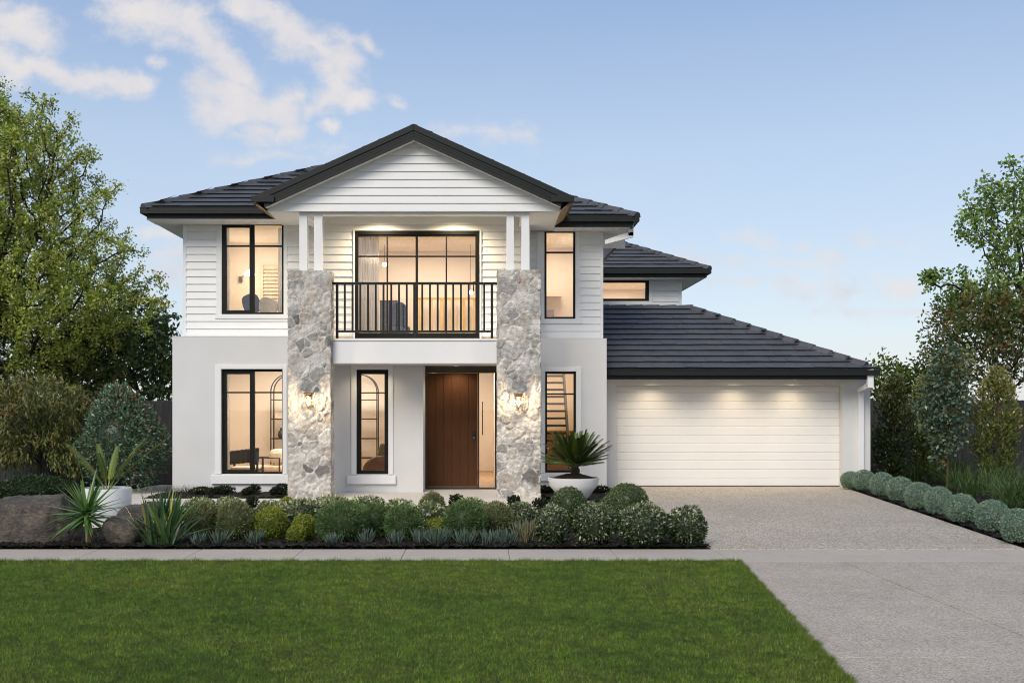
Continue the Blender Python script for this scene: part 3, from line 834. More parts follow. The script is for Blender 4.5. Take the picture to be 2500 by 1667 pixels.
# ---- roofs
def tiles(O, u, v, ul, ur, vmax, seed=0, e=0.315, w=0.335, name='roof'):
    """courses of flat tiles on the plane O + a*u + b*v, between ul(b) and ur(b)"""
    rg = random.Random(seed)
    O, u, v = Vector(O), Vector(u).normalized(), Vector(v).normalized()
    n = u.cross(v).normalized()
    if n.z < 0: n = -n
    mb = MB(); P = lambda a, b, h: O + u * a + v * b + n * h
    b = 0.0; k = 0
    mb.face([P(ul(0), 0, 0), P(ur(0), 0, 0), P(ur(vmax), vmax, 0), P(ul(vmax), vmax, 0)])
    while b < vmax - .02:
        b1 = min(b + e, vmax); bt = min(b + e + .03, vmax)
        L, Rr = min(ul(b), ul(bt)), max(ur(b), ur(bt))
        i0 = math.floor(L / w) - 1; off = w / 2 * (k % 2)
        a = i0 * w + off
        while a < Rr:
            a1 = a + w - .004
            hj = rg.uniform(-.004, .004); sj = rg.uniform(-.006, .006); tj = rg.uniform(-.003, .003)
            q0, q1 = max(a, ul(b)), min(a1, ur(b)); t0, t1 = max(a, ul(bt)), min(a1, ur(bt))
            if q1 - q0 > .01 or t1 - t0 > .01:
                q1 = max(q1, q0); t1 = max(t1, t0)
                if t0 > a1: t0 = t1 = min(max(a, q0), q1)
                h = .040 + hj
                A, B_, C_, D_ = P(q0, b + sj, h + tj), P(q1, b + sj, h - tj), P(t1, bt, .008), P(t0, bt, .008)
                mb.face([A, B_, C_, D_])
                mb.face([P(q0, b + sj + .035, .0), P(q1, b + sj + .035, .0), B_, A])
            a += w
        b += e; k += 1
    return part(mb, name, M_tile)
def caps(p0, p1, L=.42, w=.125, drop=.055, name='ridge_cap', mbx=None, skip=0.0):
    p0, p1 = Vector(p0), Vector(p1)
    d = p1 - p0; n = max(1, round(d.length / L)); du = d / n
    side = Vector((d.y, -d.x, 0)).normalized(); up = side.cross(d.normalized())
    if up.z < 0: up = -up
    mb = mbx or MB()
    pr = [(-w, -drop), (-w * .5, .028), (0, .045), (w * .5, .028), (w, -drop)]
    for k in range(n):
        a = p0 + du * k - d.normalized() * .03; b = p0 + du * (k + 1)
        A = [a + side * x + up * (z + .034) for x, z in pr]; B_ = [b + side * x * .93 + up * (z + .012) for x, z in pr]
        A2 = [a + d.normalized() * .012 + side * x * .9 + up * (z - .0) for x, z in pr]
        for i in range(4): mb.face([A[i], A[i + 1], B_[i + 1], B_[i]])
        mb.face([A[4], A[3], A[2], A[1], A[0]])
    return mb
pm_ = 0.47
# main upper roof: left corner (-6.62, 21.58), right corner (3.09, 22.34)
cl, cr, ze = (-6.62, 21.60), (3.09, 22.36), E(3.845)
half = (cr[0] - cl[0]) / 2; xr_ = (cl[0] + cr[0]) / 2
sec = math.sqrt(1 + pm_ ** 2)
tiles((cl[0], cl[1], ze), (1, 0, 0), (0, 1, pm_), lambda b: b / sec, lambda b: half + 1e-3, half * sec, 1)
tiles((xr_, cr[1], ze - .035), (1, 0, 0), (0, 1, pm_), lambda b: 0.0, lambda b: half - b / sec, half * sec, 2)
# flanks
bk = 33.8
tiles((cl[0], bk, ze), (0, -1, 0), (1, 0, pm_), lambda b: 0.0, lambda b: bk - cl[1] - b / sec, half * sec, 3, e=.63, w=1.2)
tiles((cr[0], cr[1], ze - .035), (0, 1, 0), (-1, 0, pm_), lambda b: b / sec, lambda b: bk - cr[1], half * sec, 4, e=.63, w=1.2)
mb = MB(); mb.face([(cl[0], bk, ze), (xr_, bk, ze + half * pm_), (cr[0], bk, ze)]); part(mb, 'gable_wall', M_board)
mb = caps((cl[0], cl[1], ze + .005), (cl[0] + half, cl[1] + half, ze + half * pm_))
caps((cr[0], cr[1], ze - .03), (cr[0] - half, cr[1] + half, ze + half * pm_ - .03), mbx=mb)
caps((xr_, cl[1] + half, ze + half * pm_), (xr_, bk, ze + half * pm_), mbx=mb)
part(mb, 'ridge_cap', M_tile)
# gable roof
gsec = math.sqrt(1 + gs * gs)
for sd_, xe in ((-1, GX0), (1, GX1)):
    wdt = abs(GXC - xe) - .04
    O = (xe - sd_ * .04, GY + .02, GZ - gs * wdt - .03)
    tiles(O, (0, 1, 0), (-sd_, 0, gs), lambda b: 0.0, lambda b: 4.6, wdt * gsec - .02, 5 + sd_, name='roof')
mb = caps((GXC, GY + .1, GZ - .06), (GXC, 25.0, GZ - .06)); part(mb, 'ridge_cap', M_tile)
mb = MB(); mb.prism([(GX0 + .1, GZ - gs * (GXC - GX0 - .1) - .06), (GX1 - .1, GZ - gs * (GX1 - GXC - .1) - .06), (GXC, GZ - .06)], 'y', 22.6, 22.7)
part(mb, 'gable_wall', M_board)

# rear wing above the garage
mb = MB(); mb.grid(2.5, 5.49, E(1.0), E(3.6), YR + .001, YR + .2, [winF]); mb.box(5.29, 5.49, YR + .2, 38, E(1.0), E(3.6))
tF = (winF[0] - .1, winF[1] + .10, winF[2] - .10, E(3.55))
mb.boards(2.5, 5.44, E(2.55), E(3.6), YR, [tF]); part(mb, 'weatherboard_wall', M_board)
mb = MB(); mb.box(5.44, 5.505, YR - .022, YR + .05, E(1.0), E(3.5)); part(mb, 'corner_trim', M_trim)
window(winF, YR, [(winF[0] + .09, PX(1575.5, SR), PZ(729, SR), PZ(690, SR))], inset=-.012,
       trim=[(winF[1], winF[1] + .1, YR - .03, YR + .05, winF[2], E(3.5)), (winF[0] - .1, winF[1], YR - .03, YR + .05, winF[3], E(3.5))],
       sill=(winF[0] - .1, winF[1] + .1, YR - .035, YR + .05, winF[2] - .10, winF[2] - .002))
sf = F / 30.05
zt_, zb_, zf_ = PZ(656, F / 29.9), PZ(667.5, F / 29.9), PZ(678, sf)
xrr = PX(1737, F / 29.9)
gutter_run(2.6, xrr, 29.9, zt_, zb_); pieces('gutter', M_char, [(xrr - .115, xrr, 30.011, 38, zb_, zt_ - .005)], bevel=.006)
pieces('fascia', M_char, [(2.6, xrr - .10, 30.03, 30.05, zf_, zt_ - .02), (xrr - .13, xrr - .116, 30.051, 38, zf_, zt_ - .02)])
mb = MB(); mb.box(2.6, xrr - .13, 30.051, YR + .02, zf_ + .01, zf_ + .03); mb.box(5.5, xrr - .13, YR + .02, 38, zf_ + .01, zf_ + .03); part(mb, 'soffit', M_soffit)
pr_ = 0.47; sr_ = math.sqrt(1 + pr_ ** 2); hw = 4.0
rc_ = (xrr - .06, 29.96)
tiles((rc_[0] - 8.0, rc_[1], zt_ + .01), (1, 0, 0), (0, 1, pr_), lambda b: 4.2, lambda b: 8.0 - b / sr_, hw * sr_, 11)
tiles((rc_[0], rc_[1], zt_ + .01), (0, 1, 0), (-1, 0, pr_), lambda b: b / sr_, lambda b: 8.0, hw * sr_, 12, e=.63, w=1.2)
mb = caps((rc_[0], rc_[1], zt_ + .02), (rc_[0] - hw, rc_[1] + hw, zt_ + .02 + hw * pr_)); part(mb, 'ridge_cap', M_tile)

# garage
gx0, gx1, gzt = 2.857, 7.686, PZ(940.3, SG)
mb = MB()
mb.grid(2.523, 8.28, -.05, E(.545), YG, YG + .2, [(gx0, gx1, -.1, gzt)])
mb.box(8.08, 8.28, YG + .2, 29.6, -.05, E(.72)); mb.box(2.523, 8.08, 29.4, 29.6, -.05, E(.72))
part(mb, 'wall', M_render)
gd = MB()
zr0 = .012; hts = [PZ(700 + v / 3.2, 113.0) for v in (1558, 1493, 1425, 1357, 1292, 1225, 1158, 1092, 1025, 958, 893, 825)]
hts = [zr0] + hts[1:] + [gzt + .06]
YGD = 23.88
mg = MB()
for a, b in zip(hts[:-1], hts[1:]):
    # each panel section: flat face with a small V groove along its lower and upper edge
    pr2 = [(YGD + .012, a), (YGD, a + .011), (YGD, b - .011), (YGD + .012, b), (YGD + .04, b), (YGD + .04, a)]
    mg.prism(pr2, 'x', gx0 - .03, gx1 + .03)
part(mg, 'garage_door', M_garage)
mb = MB(); mb.box(gx0, gx1, YGD + .002, YGD + .03, .004, .014); part(mb, 'door_seal', M_joint)
# eave over the garage
yf = 23.0; sF_ = F / yf
mb = MB(); mb.box(2.53, 8.10, yf + .022, YG + .01, E(.528), E(.545)); part(mb, 'soffit', M_soffit)
xg1 = PX(2149, F / 22.88)
gutter_run(2.53, xg1, 22.88, E(.716), E(.605)); pieces('gutter', M_char, [(xg1 - .11, xg1, 22.991, 29.7, E(.605), E(.70))], bevel=.006)
mb = MB(); mb.box(2.53, PX(2116.6, sF_), yf, yf + .02, E(.518), E(.70)); part(mb, 'fascia', M_char)
pg = .475; sgc = math.sqrt(1 + pg ** 2); hg = 3.27
cg = (xg1 - .06, 22.95)
zg = E(.735)
tiles((2.535, cg[1], zg), (1, 0, 0), (0, 1, pg), lambda b: 0.0, lambda b: cg[0] - 2.535 - b / sgc, hg * sgc, 21)
tiles((cg[0], cg[1], zg), (0, 1, 0), (-1, 0, pg), lambda b: b / sgc, lambda b: 2 * hg - b / sgc, hg * sgc, 22)
mb = MB(); O_ = (2.535, cg[1] + 2 * hg, zg)
mb.face([(2.535, cg[1] + 2 * hg, zg), (cg[0], cg[1] + 2 * hg, zg), (cg[0] - hg, cg[1] + hg, zg + hg * pg), (2.535, cg[1] + hg, zg + hg * pg)]); part(mb, 'roof', M_tile)
mb = caps((cg[0] - .17, cg[1] + .17, zg + .17 * pg + .012), (cg[0] - hg, cg[1] + hg, zg + hg * pg + .012))
caps((cg[0] - hg + .05, cg[1] + hg, zg + hg * pg), (2.55, cg[1] + hg, zg + hg * pg), mbx=mb)
part(mb, 'ridge_cap', M_tile)
# downpipes
mb = MB()
mb.box(7.975, 8.095, 22.93, 23.02, E(.36), E(.604)); mb.prism([(22.93, E(.36)), (23.02, E(.44)), (23.62, E(.33)), (23.62, E(.25)), (22.93, E(.345))], 'x', 7.975, 8.095)
mb.box(8.0, 8.115, 23.575, 23.655, 0.0, E(.30))
part(mb, 'downpipe', M_trim, bevel=.004)
mb = MB()
mb.box(2.96, 3.07, 22.60, 22.70, E(3.44), E(3.688)); mb.prism([(2.49, E(3.36)), (2.49, E(3.27)), (3.07, E(3.42)), (3.07, E(3.52)), (2.96, E(3.52))], 'y', 22.60, 22.70)
part(mb, 'downpipe', M_trim, bevel=.004)
mb = MB(); mb.box(2.486, 3.0, YUR + .3, YUR + .32, E(3.30), E(3.6)); part(mb, 'eave_return', M_soffit)

# ---- stone piers: real relief, every stone its own colour
def stone_pier(x0, x1, y0, y1, z1, seed):
    rg = np.random.default_rng(seed)
    w, d, hgt = x1 - x0, y1 - y0, z1
    per = 2 * (w + d); res = .0125
    nu, nv = int(per / res), int(hgt / res)
    uu = np.arange(nu) * per / nu; vv = np.linspace(0, hgt, nv + 1)
    # seeds of irregular size, wrapped round the pier; joints are straight (power diagram), then warped a little
    pts = []; tries = 0
    rad = []
    while tries < 9000:
        p = rg.random(2) * (per, hgt); r = rg.choice([.055, .10, .15, .20], p=[.16, .28, .34, .22])
        ok = True
        for q, rq in zip(pts, rad):
            dx = abs(p[0] - q[0]); dx = min(dx, per - dx)
            if dx ** 2 + (p[1] - q[1]) ** 2 < ((r + rq) * .80) ** 2: ok = False; break
        if ok: pts.append(p); rad.append(r)
        tries += 1
    pts = np.array(pts); rad = np.array(rad) * .95; N = len(pts)
    ang = rg.uniform(0, pi, N); asp = rg.uniform(1.0, 1.5, N)
    U, V_ = np.meshgrid(uu, vv)
    def vnoise(a, b, s, sd0):
        r2 = np.random.default_rng(sd0); out = np.zeros_like(a)
        for o in range(4):
            f = s * 2 ** o
            ph = r2.random(6) * 6.28
            th = r2.random(3) * 3.14
            for k in range(3): out += np.sin((a * np.cos(th[k]) + b * np.sin(th[k])) * f + ph[k]) / 2 ** o
        return out / 3
    Uw = U + .010 * vnoise(U, V_, 30, seed); Vw = V_ + .010 * vnoise(U, V_, 30, seed + 1)
    d1 = np.full(U.shape, 9.0); d2 = np.full(U.shape, 9.0); id1 = np.zeros(U.shape, int)
    for i in range(N):
        dx = Uw - pts[i, 0]; dx = (dx + per / 2) % per - per / 2; dy = Vw - pts[i, 1]
        ca, sa = np.cos(ang[i]), np.sin(ang[i])
        e1, e2 = (dx * ca + dy * sa) / asp[i] ** .5, (-dx * sa + dy * ca) * asp[i] ** .5
        dd = e1 ** 2 + e2 ** 2 - rad[i] ** 2
        new = dd < d1
        d2 = np.where(new, d1, np.minimum(d2, dd)); id1 = np.where(new, i, id1); d1 = np.where(new, dd, d1)
    edge = (d2 - d1) / (2 * (.12 + rad[id1]))
    prof = np.clip(edge / .022, 0, 1) ** .7
    tilt = rg.normal(0, .10, (N, 2)); lift = rg.normal(0, .006, N)
    du = U - pts[id1, 0]; du = (du + per / 2) % per - per / 2
    rough = .0055 * vnoise(U, V_, 60, seed + 5)
    relief = .013 * prof + prof * (lift[id1] + tilt[id1, 0] * du * .35 + tilt[id1, 1] * (V_ - pts[id1, 1]) * .35) + rough
    relief = np.clip(relief, -.01, .034) - .016
    pal = np.array([(.33, .325, .315), (.38, .37, .35), (.26, .26, .255), (.41, .385, .355), (.37, .345, .32), (.40, .36, .325), (.30, .30, .295), (.16, .158, .155), (.44, .425, .40), (.33, .26, .235), (.35, .345, .34)])
    pr = np.array([.18, .18, .13, .11, .07, .05, .12, .05, .06, .02, .03])
    sc = pal[rg.choice(len(pal), N, p=pr / pr.sum())] * rg.uniform(.85, 1.15, (N, 1))
    mort = np.array((.55, .54, .52))
    wash = np.clip((.012 - edge + .010 * vnoise(U, V_, 40, seed + 9)) / .012, 0, 1)
    smear = np.clip(vnoise(U, V_, 11, seed + 3) * 1.25 + .12, 0, 1) * .85       # pale mortar dragged over the stones
    k = np.clip(np.maximum(wash, smear), 0, 1)[..., None]
    C = (sc[id1] * (1 - k) + mort * k) * np.array([1.10, 1.075, 1.03])
    C = C * (1 + .16 * vnoise(U, V_, 60, seed + 7))[..., None]
    # wrap to the box outline with slightly rounded arrises
    X = np.zeros_like(U); Y = np.zeros_like(U); NX = np.zeros_like(U); NY = np.zeros_like(U)
    s1, s2, s3 = w, w + d, 2 * w + d
    m = U < s1; X[m] = x0 + U[m]; Y[m] = y0; NY[m] = -1
    m = (U >= s1) & (U < s2); X[m] = x1; Y[m] = y0 + U[m] - s1; NX[m] = 1
    m = (U >= s2) & (U < s3); X[m] = x1 - (U[m] - s2); Y[m] = y1; NY[m] = 1
    m = U >= s3; X[m] = x0; Y[m] = y1 - (U[m] - s3); NX[m] = -1
    X = X + NX * relief; Y = Y + NY * relief
    P = np.stack([X, Y, V_], -1).reshape(-1, 3)
    idx = np.arange(U.size).reshape(U.shape); nxt = np.roll(idx, -1, axis=1)
    fs = np.stack([idx[:-1], nxt[:-1], nxt[1:], idx[1:]], -1).reshape(-1, 4)
    top = len(P)
    cen = np.array([[(x0 + x1) / 2, (y0 + y1) / 2, hgt]])
    P = np.vstack([P, cen]); C = np.vstack([C.reshape(-1, 3), mort[None]])
    tf = np.stack([idx[-1], nxt[-1], np.full(nu, top)], -1)
    o = nmesh('stone_pillar', P, [fs, tf], M_stone, HOUSE, cols=C, smooth=False)
    return o
stone_pier(-3.617, -2.818, 20.45, 20.95, PZ(659.8, 132), 11)
stone_pier(.254, 1.066, 20.45, 20.95, PZ(658.8, 132), 23)

# ---- rooms behind the windows
def room(x0, x1, y0, y1, z0, z1, m=M_inner, fl=M_floor, power=40, lx=None, ly=None, col=(1.0, .85, .68), holes=None):
    mb = MB()
    t = .04
    mb.box(x0 - t, x0, y0, y1, z0, z1); mb.box(x1, x1 + t, y0, y1, z0, z1); mb.box(x0 - t, x1 + t, y1, y1 + t, z0, z1)
    part(mb, 'interior_wall', m)
    mb = MB(); mb.box(x0 - t, x1 + t, y0, y1 + t, z1, z1 + t); part(mb, 'ceiling', M_ceil)
    mb = MB(); mb.box(x0 - t, x1 + t, y0, y1 + t, z0 - t, z0); part(mb, 'floor', fl)
    if power:
        ld = bpy.data.lights.new('room_light', 'AREA'); ld.shape = 'RECTANGLE'
        ld.size = (x1 - x0) * .5; ld.size_y = (y1 - y0) * .5; ld.energy = power; ld.color = col
        lo = bpy.data.objects.new('room_light', ld); COL.objects.link(lo)
        lo.location = (lx if lx is not None else (x0 + x1) / 2, ly if ly is not None else (y0 + y1) / 2, z1 - .03)
room(-5.88, -1.46, YL + .23, 25.5, .06, 2.72, power=86)
room(-1.13, .26, YD + .18, 28.5, .06, 2.72, power=44)
room(.56, 2.26, YLR + .23, 26.6, .06, 3.0, power=32, col=(1, .74, .48))
room(-5.80, -3.45, YU + .21, 25.4, E(1.28), E(3.70), power=20)
room(-3.36, .66, YU + .21, 26.8, E(1.24), E(3.70), power=74)
room(.98, 2.25, YUR + .21, 26.5, E(1.28), E(3.74), power=24)
room(2.6, 5.25, YR + .21, 34, E(1.6), E(3.52), power=36)
# ------------------------------------------------------------------ lamps
def lantern(px, py, label):
    Yf = 20.44; s = F / 20.36
    x, z = PX(px, s), PZ(py, s)                      # top of the bracket
    t = thing('wall_lantern', label, 'wall lantern', (x, Yf, z), 'lanterns on the stone pillars')
    mb = MB()
    mb.box(x - .05, x + .05, Yf - .02, Yf + .02, z - .17, z + .005)          # back plate
    mb.box(x - .085, x + .085, Yf - .135, Yf + .005, z - .02, z + .006)      # hood
    mb.bar((x - .078, Yf - .07, z - .01), (x - .078, Yf - .07, z - .17), .014, .03)
    mb.bar((x + .078, Yf - .07, z - .01), (x + .078, Yf - .07, z - .17), .014, .03)
    mb.lathe([(.001, z - .02), (.055, z - .02), (.058, z - .06), (.046, z - .062), (.001, z - .062)], 20, (x, Yf - .07, 0))
    mb.build('bracket', M_brass, t, bevel=.002)
    mb = MB()
    for k in range(4):
        a = pi * k / 4 + .4
        pts = [(x + .056 * cos(a) * q, Yf - .07 + .056 * sin(a) * q, z + w) for q, w in ((1, -.06), (1, -.18), (.93, -.225), (.6, -.262), (0, -.275), (-.6, -.262), (-.93, -.225), (-1, -.18), (-1, -.06))]
        mb.tube(pts, .0035, 5)
    mb.tube([(x + .057 * cos(a), Yf - .07 + .057 * sin(a), z - .165) for a in np.linspace(0, 2 * pi, 17)], .0035, 5, cap=False)
    mb.build('cage', M_brass, t)
    mb = MB(); mb.lathe([(.048, z - .062), (.049, z - .18), (.042, z - .225), (.024, z - .255), (.001, z - .264)], 20, (x, Yf - .07, 0))
    mb.build('glass_shade', M_glass, t, smooth=True)
    mb = MB(); mb.lathe([(.001, z - .065), (.016, z - .07), (.018, z - .10), (.030, z - .15), (.030, z - .19), (.020, z - .215), (.001, z - .222)], 16, (x, Yf - .07, 0))
    mb.build('bulb', M_bulb, t, smooth=True)
    ld = bpy.data.lights.new('lantern_light', 'POINT'); ld.energy = 40; ld.shadow_soft_size = .035; ld.color = (1.0, .72, .42)
    lo = bpy.data.objects.new('lantern_light', ld); COL.objects.link(lo); lo.location = (x, Yf - .118, z - .15)
lantern(752.8, 959, 'lit brass cage lantern on the left stone pillar beside the paned ground floor windows')
lantern(1266, 960.5, 'lit brass cage lantern on the right stone pillar between the front door and potted cycad')

def downlight(x, y, z, label, power, group, blend=.8, ang=150, tiltx=0.0):
    t = thing('downlight', label, 'downlight', (x, y, z), group)
    mb = MB(); mb.lathe([(.034, -.006), (.052, -.006), (.055, .0), (.034, .0)], 24, (x, y, z)); mb.build('trim_ring', M_trim, t)
    mb = MB(); mb.lathe([(.001, -.002), (.034, -.002), (.034, .001), (.001, .001)], 20, (x, y, z)); mb.build('lamp_disc', M_lamp, t)
    ld = bpy.data.lights.new('downlight_beam', 'SPOT'); ld.energy = power; ld.spot_size = RAD(ang); ld.spot_blend = blend; ld.color = (1.0, .80, .54); ld.shadow_soft_size = .04
    lo = bpy.data.objects.new('downlight_beam', ld); COL.objects.link(lo); lo.location = (x, y, z - .012); lo.rotation_euler = (tiltx, 0, 0)
gl_ = 'downlights under the garage eave'
for px, lab in ((1594, 'left'), (1798, 'middle'), (1940.6, 'right')):
    downlight((px - VX) * 23.42 / F, 23.42, E(.528), 'small round downlight under the garage eave, %s of the three above the white door' % lab, 18, gl_)
bl_ = 'downlights in the balcony ceiling'
downlight(-2.07, 21.7, E(3.86), 'small round downlight in the balcony ceiling above the curtain side of the sliding door', 150, bl_)
downlight(-.57, 21.7, E(3.86), 'small round downlight in the balcony ceiling above the handle side of the sliding door', 150, bl_)
downlight(-2.2, 21.5, E(.775), 'small round downlight in the porch ceiling before the tall narrow window', 20, 'downlights in the porch ceiling')
downlight(-.55, 22.35, E(.775), 'small round downlight in the porch ceiling above the brown front door', 22, 'downlights in the porch ceiling')

# ------------------------------------------------------------------ furniture seen through the windows
def sheer(x0, x1, y, z0, z1, label, folds=9, amp=.035, seed=0):
    rg = np.random.default_rng(seed)
    n = 60
    xs = np.linspace(x0, x1, n); ph = np.linspace(0, folds * 2 * pi, n) + rg.normal(0, .25, n).cumsum() * .3
    ys = y + amp * np.sin(ph) * (.7 + .3 * np.sin(ph * .31))
    V = np.concatenate([np.stack([xs, ys, np.full(n, z0)], -1), np.stack([xs, ys * .5 + y * .5, np.full(n, z1)], -1)])
    i = np.arange(n - 1); fs = np.stack([i, i + 1, i + 1 + n, i + n], -1)
    o = nmesh('curtain', V, [fs], M_sheer, smooth=True)
    sm = o.modifiers.new('thick', 'SOLIDIFY'); sm.thickness = .003
    return tag(o, label, 'curtain')
sheer(-5.82, PX(572, 119), YL + .42, .08, 2.66, 'sheer curtain at the left of the ground floor study window', 6, .03, 1)
sheer(-5.78, PX(570, 117), YU + .40, E(1.30), E(3.62), 'sheer curtain at the left of the upstairs bedroom window', 6, .03, 2)
sheer(PX(868, 118), PX(927, 118), YU + .42, E(1.26), E(3.50), 'sheer patterned curtain behind the balcony sliding door', 9, .04, 3)
sheer(PX(683, 118), PX(700, 118), YU + .40, E(1.30), E(3.62), 'narrow sheer curtain at the right of the upstairs bedroom window', 3, .025, 4)

def arched_shelf(x0, x1, label, seed):
    yb = 25.2; yf2 = 24.82; s = F / 25.0
    zs = PZ(957, s); zb_ = .06; r = (x1 - x0) / 2; xc = (x0 + x1) / 2
    t = thing('arched_shelf', label, 'shelf', (xc, yb, zb_), 'arched steel shelves in the study')
    for y in (yf2, yb - .03):
        mb = MB()
        pts = [(x0, y, zb_), (x0, y, zs)] + [(xc - r * cos(a), y, zs + r * sin(a)) for a in np.linspace(.12, pi - .12, 16)] + [(x1, y, zs), (x1, y, zb_)]
        for a, b in zip(pts[:-1], pts[1:]): mb.bar(a, b, .026)
        mb.build('arch_frame', M_blackmetal, t)
    zsh = [PZ(v, s) for v in (976, 1022.5, 1070, 1117)]
    for z in zsh:
        mb = MB(); mb.box(x0 + .014, x1 - .014, yf2 - .01, yb - .02, z - .012, z + .012); mb.build('shelf_board', M_blackmetal, t)
    rg = random.Random(seed)
    for z in zsh[1:]:
        x = x0 + .06 + rg.random() * .2
        k = rg.choice((0, 1, 2))
        if k == 0:
            b = MB()
            for j in range(4): b.box(x, x + .30 - .03 * j, yf2 + .05, yf2 + .27, z + .013 + j * .031, z + .041 + j * .031)
            tag(b.build('book_stack', M_paper), 'flat stack of pale books on a steel shelf board', 'books', 'books and vases on the study shelves')
        else:
            b = MB(); b.lathe([(.001, z + .013), (.06, z + .013), (.085, z + .08), (.075, z + .15), (.03, z + .20), (.034, z + .24), (.03, z + .24)], 18, (x + .1, yf2 + .15, 0))
            tag(b.build('vase', (M_dark, M_paper)[k - 1], smooth=True), ('dark' if k == 1 else 'pale') + ' rounded vase on a steel shelf board', 'vase', 'books and vases on the study shelves')
arched_shelf(PX(665, 108), PX(752, 108), 'black steel arched shelf seen at the right of the wide study window', 1)
arched_shelf(PX(838, 108), PX(922, 108), 'black steel arched shelf seen through the tall narrow porch window', 5)

def strap_chair():
    Yc = 23.2; s = F / Yc; x = PX(600, s)
    t = thing('armchair', 'black framed armchair with leather strap backrest seen in the study window', 'chair', (x, Yc, .06))
    for dx, dy in ((-.30, -.28), (.30, -.28), (-.30, .28), (.30, .28)):
        mb = MB(); mb.bar((x + dx, Yc + dy, .06), (x + dx, Yc + dy, .66), .04); mb.build('leg', M_blackmetal, t)
    mb = MB()
    for dy in (-.28, .28): mb.bar((x - .30, Yc + dy, .40), (x + .30, Yc + dy, .40), .04)
    for dx in (-.30, .30): mb.bar((x + dx, Yc - .28, .40), (x + dx, Yc + .28, .40), .04)
    mb.build('seat_frame', M_blackmetal, t)
    mb = MB()
    for k in range(7):
        xx = x - .29 + k * .097
        mb.box(xx - .047, xx + .047, Yc - .31, Yc - .285, .52 + .01 * k, .80 + .012 * k)
    mb.build('backrest', M_leather, t, bevel=.006)
    mb = MB(); mb.box(x - .27, x + .27, Yc - .25, Yc + .26, .40, .47); mb.build('seat', M_cream, t, bevel=.02)
strap_chair()
def ottoman_chair():
    Yc = 24.1; s = F / Yc; x = PX(655, s)
    t = thing('lounge_chair', 'cream seated lounge chair with thin black frame beside the arched shelf', 'chair', (x, Yc, .06))
    for dx in (-.33, .30):
        for dy in (-.3, .3):
            mb = MB(); mb.bar((x + dx, Yc + dy, .06), (x + dx, Yc + dy, .62 if dx > 0 else .60), .028); mb.build('leg', M_blackmetal, t)
    mb = MB(); mb.box(x - .34, x + .32, Yc - .31, Yc + .31, .33, .45); mb.build('seat', M_cream, t, bevel=.04)
    for dy in (-.3, .3):
        mb = MB(); mb.bar((x - .33, Yc + dy, .61), (x + .31, Yc + dy, .62), .02); mb.build('armrest', M_blackmetal, t)
    mb = MB(); mb.box(x + .05, x + .34, Yc - .22, Yc + .22, .50, .80); mb.build('cushion', M_cream, t, bevel=.09)
ottoman_chair()
def club_chair():
    Yc = 23.1; s = F / Yc; x = PX(930, s)
    t = thing('leather_armchair', 'low brown leather armchair behind the tall narrow porch window', 'chair', (x, Yc, .06))
    mb = MB()
    pts = []
    for a in np.linspace(.25, pi - .05, 12): pts.append((x + .04 - .42 * cos(a), .38 + .33 * sin(a)))
    poly = [(x - .40, .12)] + pts + [(x + .46, .12)]
    mb.prism(poly, 'y', Yc - .12, Yc + .05); mb.build('backrest', M_cognac, t, bevel=.03)
    mb = MB(); mb.box(x - .38, x + .44, Yc + .06, Yc + .6, .10, .42); mb.build('seat', M_cognac, t, bevel=.04)
    q = MB(); q.prism([(x - .12, .62), (x + .26, .62), (x + .20, .92), (x - .02, .96)], 'y', Yc + .07, Yc + .2)
    tag(q.build('cushion', M_olive, bevel=.04), 'olive cushion propped on the brown leather armchair', 'cushion')
club_chair()

# upstairs bedroom
Yb = 23.6; s = F / Yb
mb = MB(); mb.box(-5.6, -3.7, 23.0, 24.9, E(1.29), E(1.62)); mb.box(-5.55, -3.75, 22.95, 24.85, E(1.625), E(1.78))
tag(mb.build('bed', M_cream, bevel=.03), 'cream bed behind the upstairs bedroom window', 'bed')
def pillow(name, cx, cy, w, h, Y, m, label, rot=0.0):
    s = F / Y
    mb = MB(); x, z = PX(cx, s), PZ(cy, s); n = 12
    V = []
    for k in range(n):
        a = 2 * pi * k / n
        c_, s2 = cos(a), sin(a)
        V.append((math.copysign(abs(c_) ** .6, c_) * w / 2, math.copysign(abs(s2) ** .6, s2) * h / 2))
    V = [(x + a * cos(rot) - b * sin(rot), z + a * sin(rot) + b * cos(rot)) for a, b in V]
    mb.prism(V, 'y', Y - .07, Y + .07)
    return tag(mb.build(name, m, bevel=.05), label, 'cushion')
pillow('cushion', 614, 742, .36, .42, 22.85, M_blue, 'dark blue cushion standing on the upstairs bed', .3)
pillow('cushion', 655, 748, .40, .36, 22.85, M_cream, 'fluffy cream cushion leaning on the upstairs bed', -.35)
def wall_lamp():
    s = F / 25.0
    xa, za = PX(579, s), PZ(678, s); xb, zb2 = PX(612, s), PZ(668, s)
    t = thing('swing_arm_lamp', 'lit swing arm wall lamp with white shade in the upstairs bedroom', 'lamp', (xa, 25.38, za))
    mb = MB(); mb.box(xa - .04, xa + .04, 25.34, 25.38, za - .07, za + .07); mb.bar((xa, 25.34, za), (xa + .1, 24.95, za), .02); mb.bar((xa + .1, 24.95, za), (xb - .08, 24.9, zb2 - .02), .018)
    mb.build('arm', M_brass, t)
    mb = MB(); mb.lathe([(.001, .07), (.06, .06), (.12, .0), (.13, -.05), (.001, -.06)], 20, (xb, 24.9, zb2)); mb.build('lamp_shade', M_lamp, t, smooth=True)
    ld = bpy.data.lights.new('lamp_light', 'POINT'); ld.energy = 4; ld.color = (1, .72, .42); ld.shadow_soft_size = .12
    lo = bpy.data.objects.new('lamp_light', ld); COL.objects.link(lo); lo.location = (xb, 24.7, zb2 - .12)
wall_lamp()
s = F / 25.3; mb = MB()
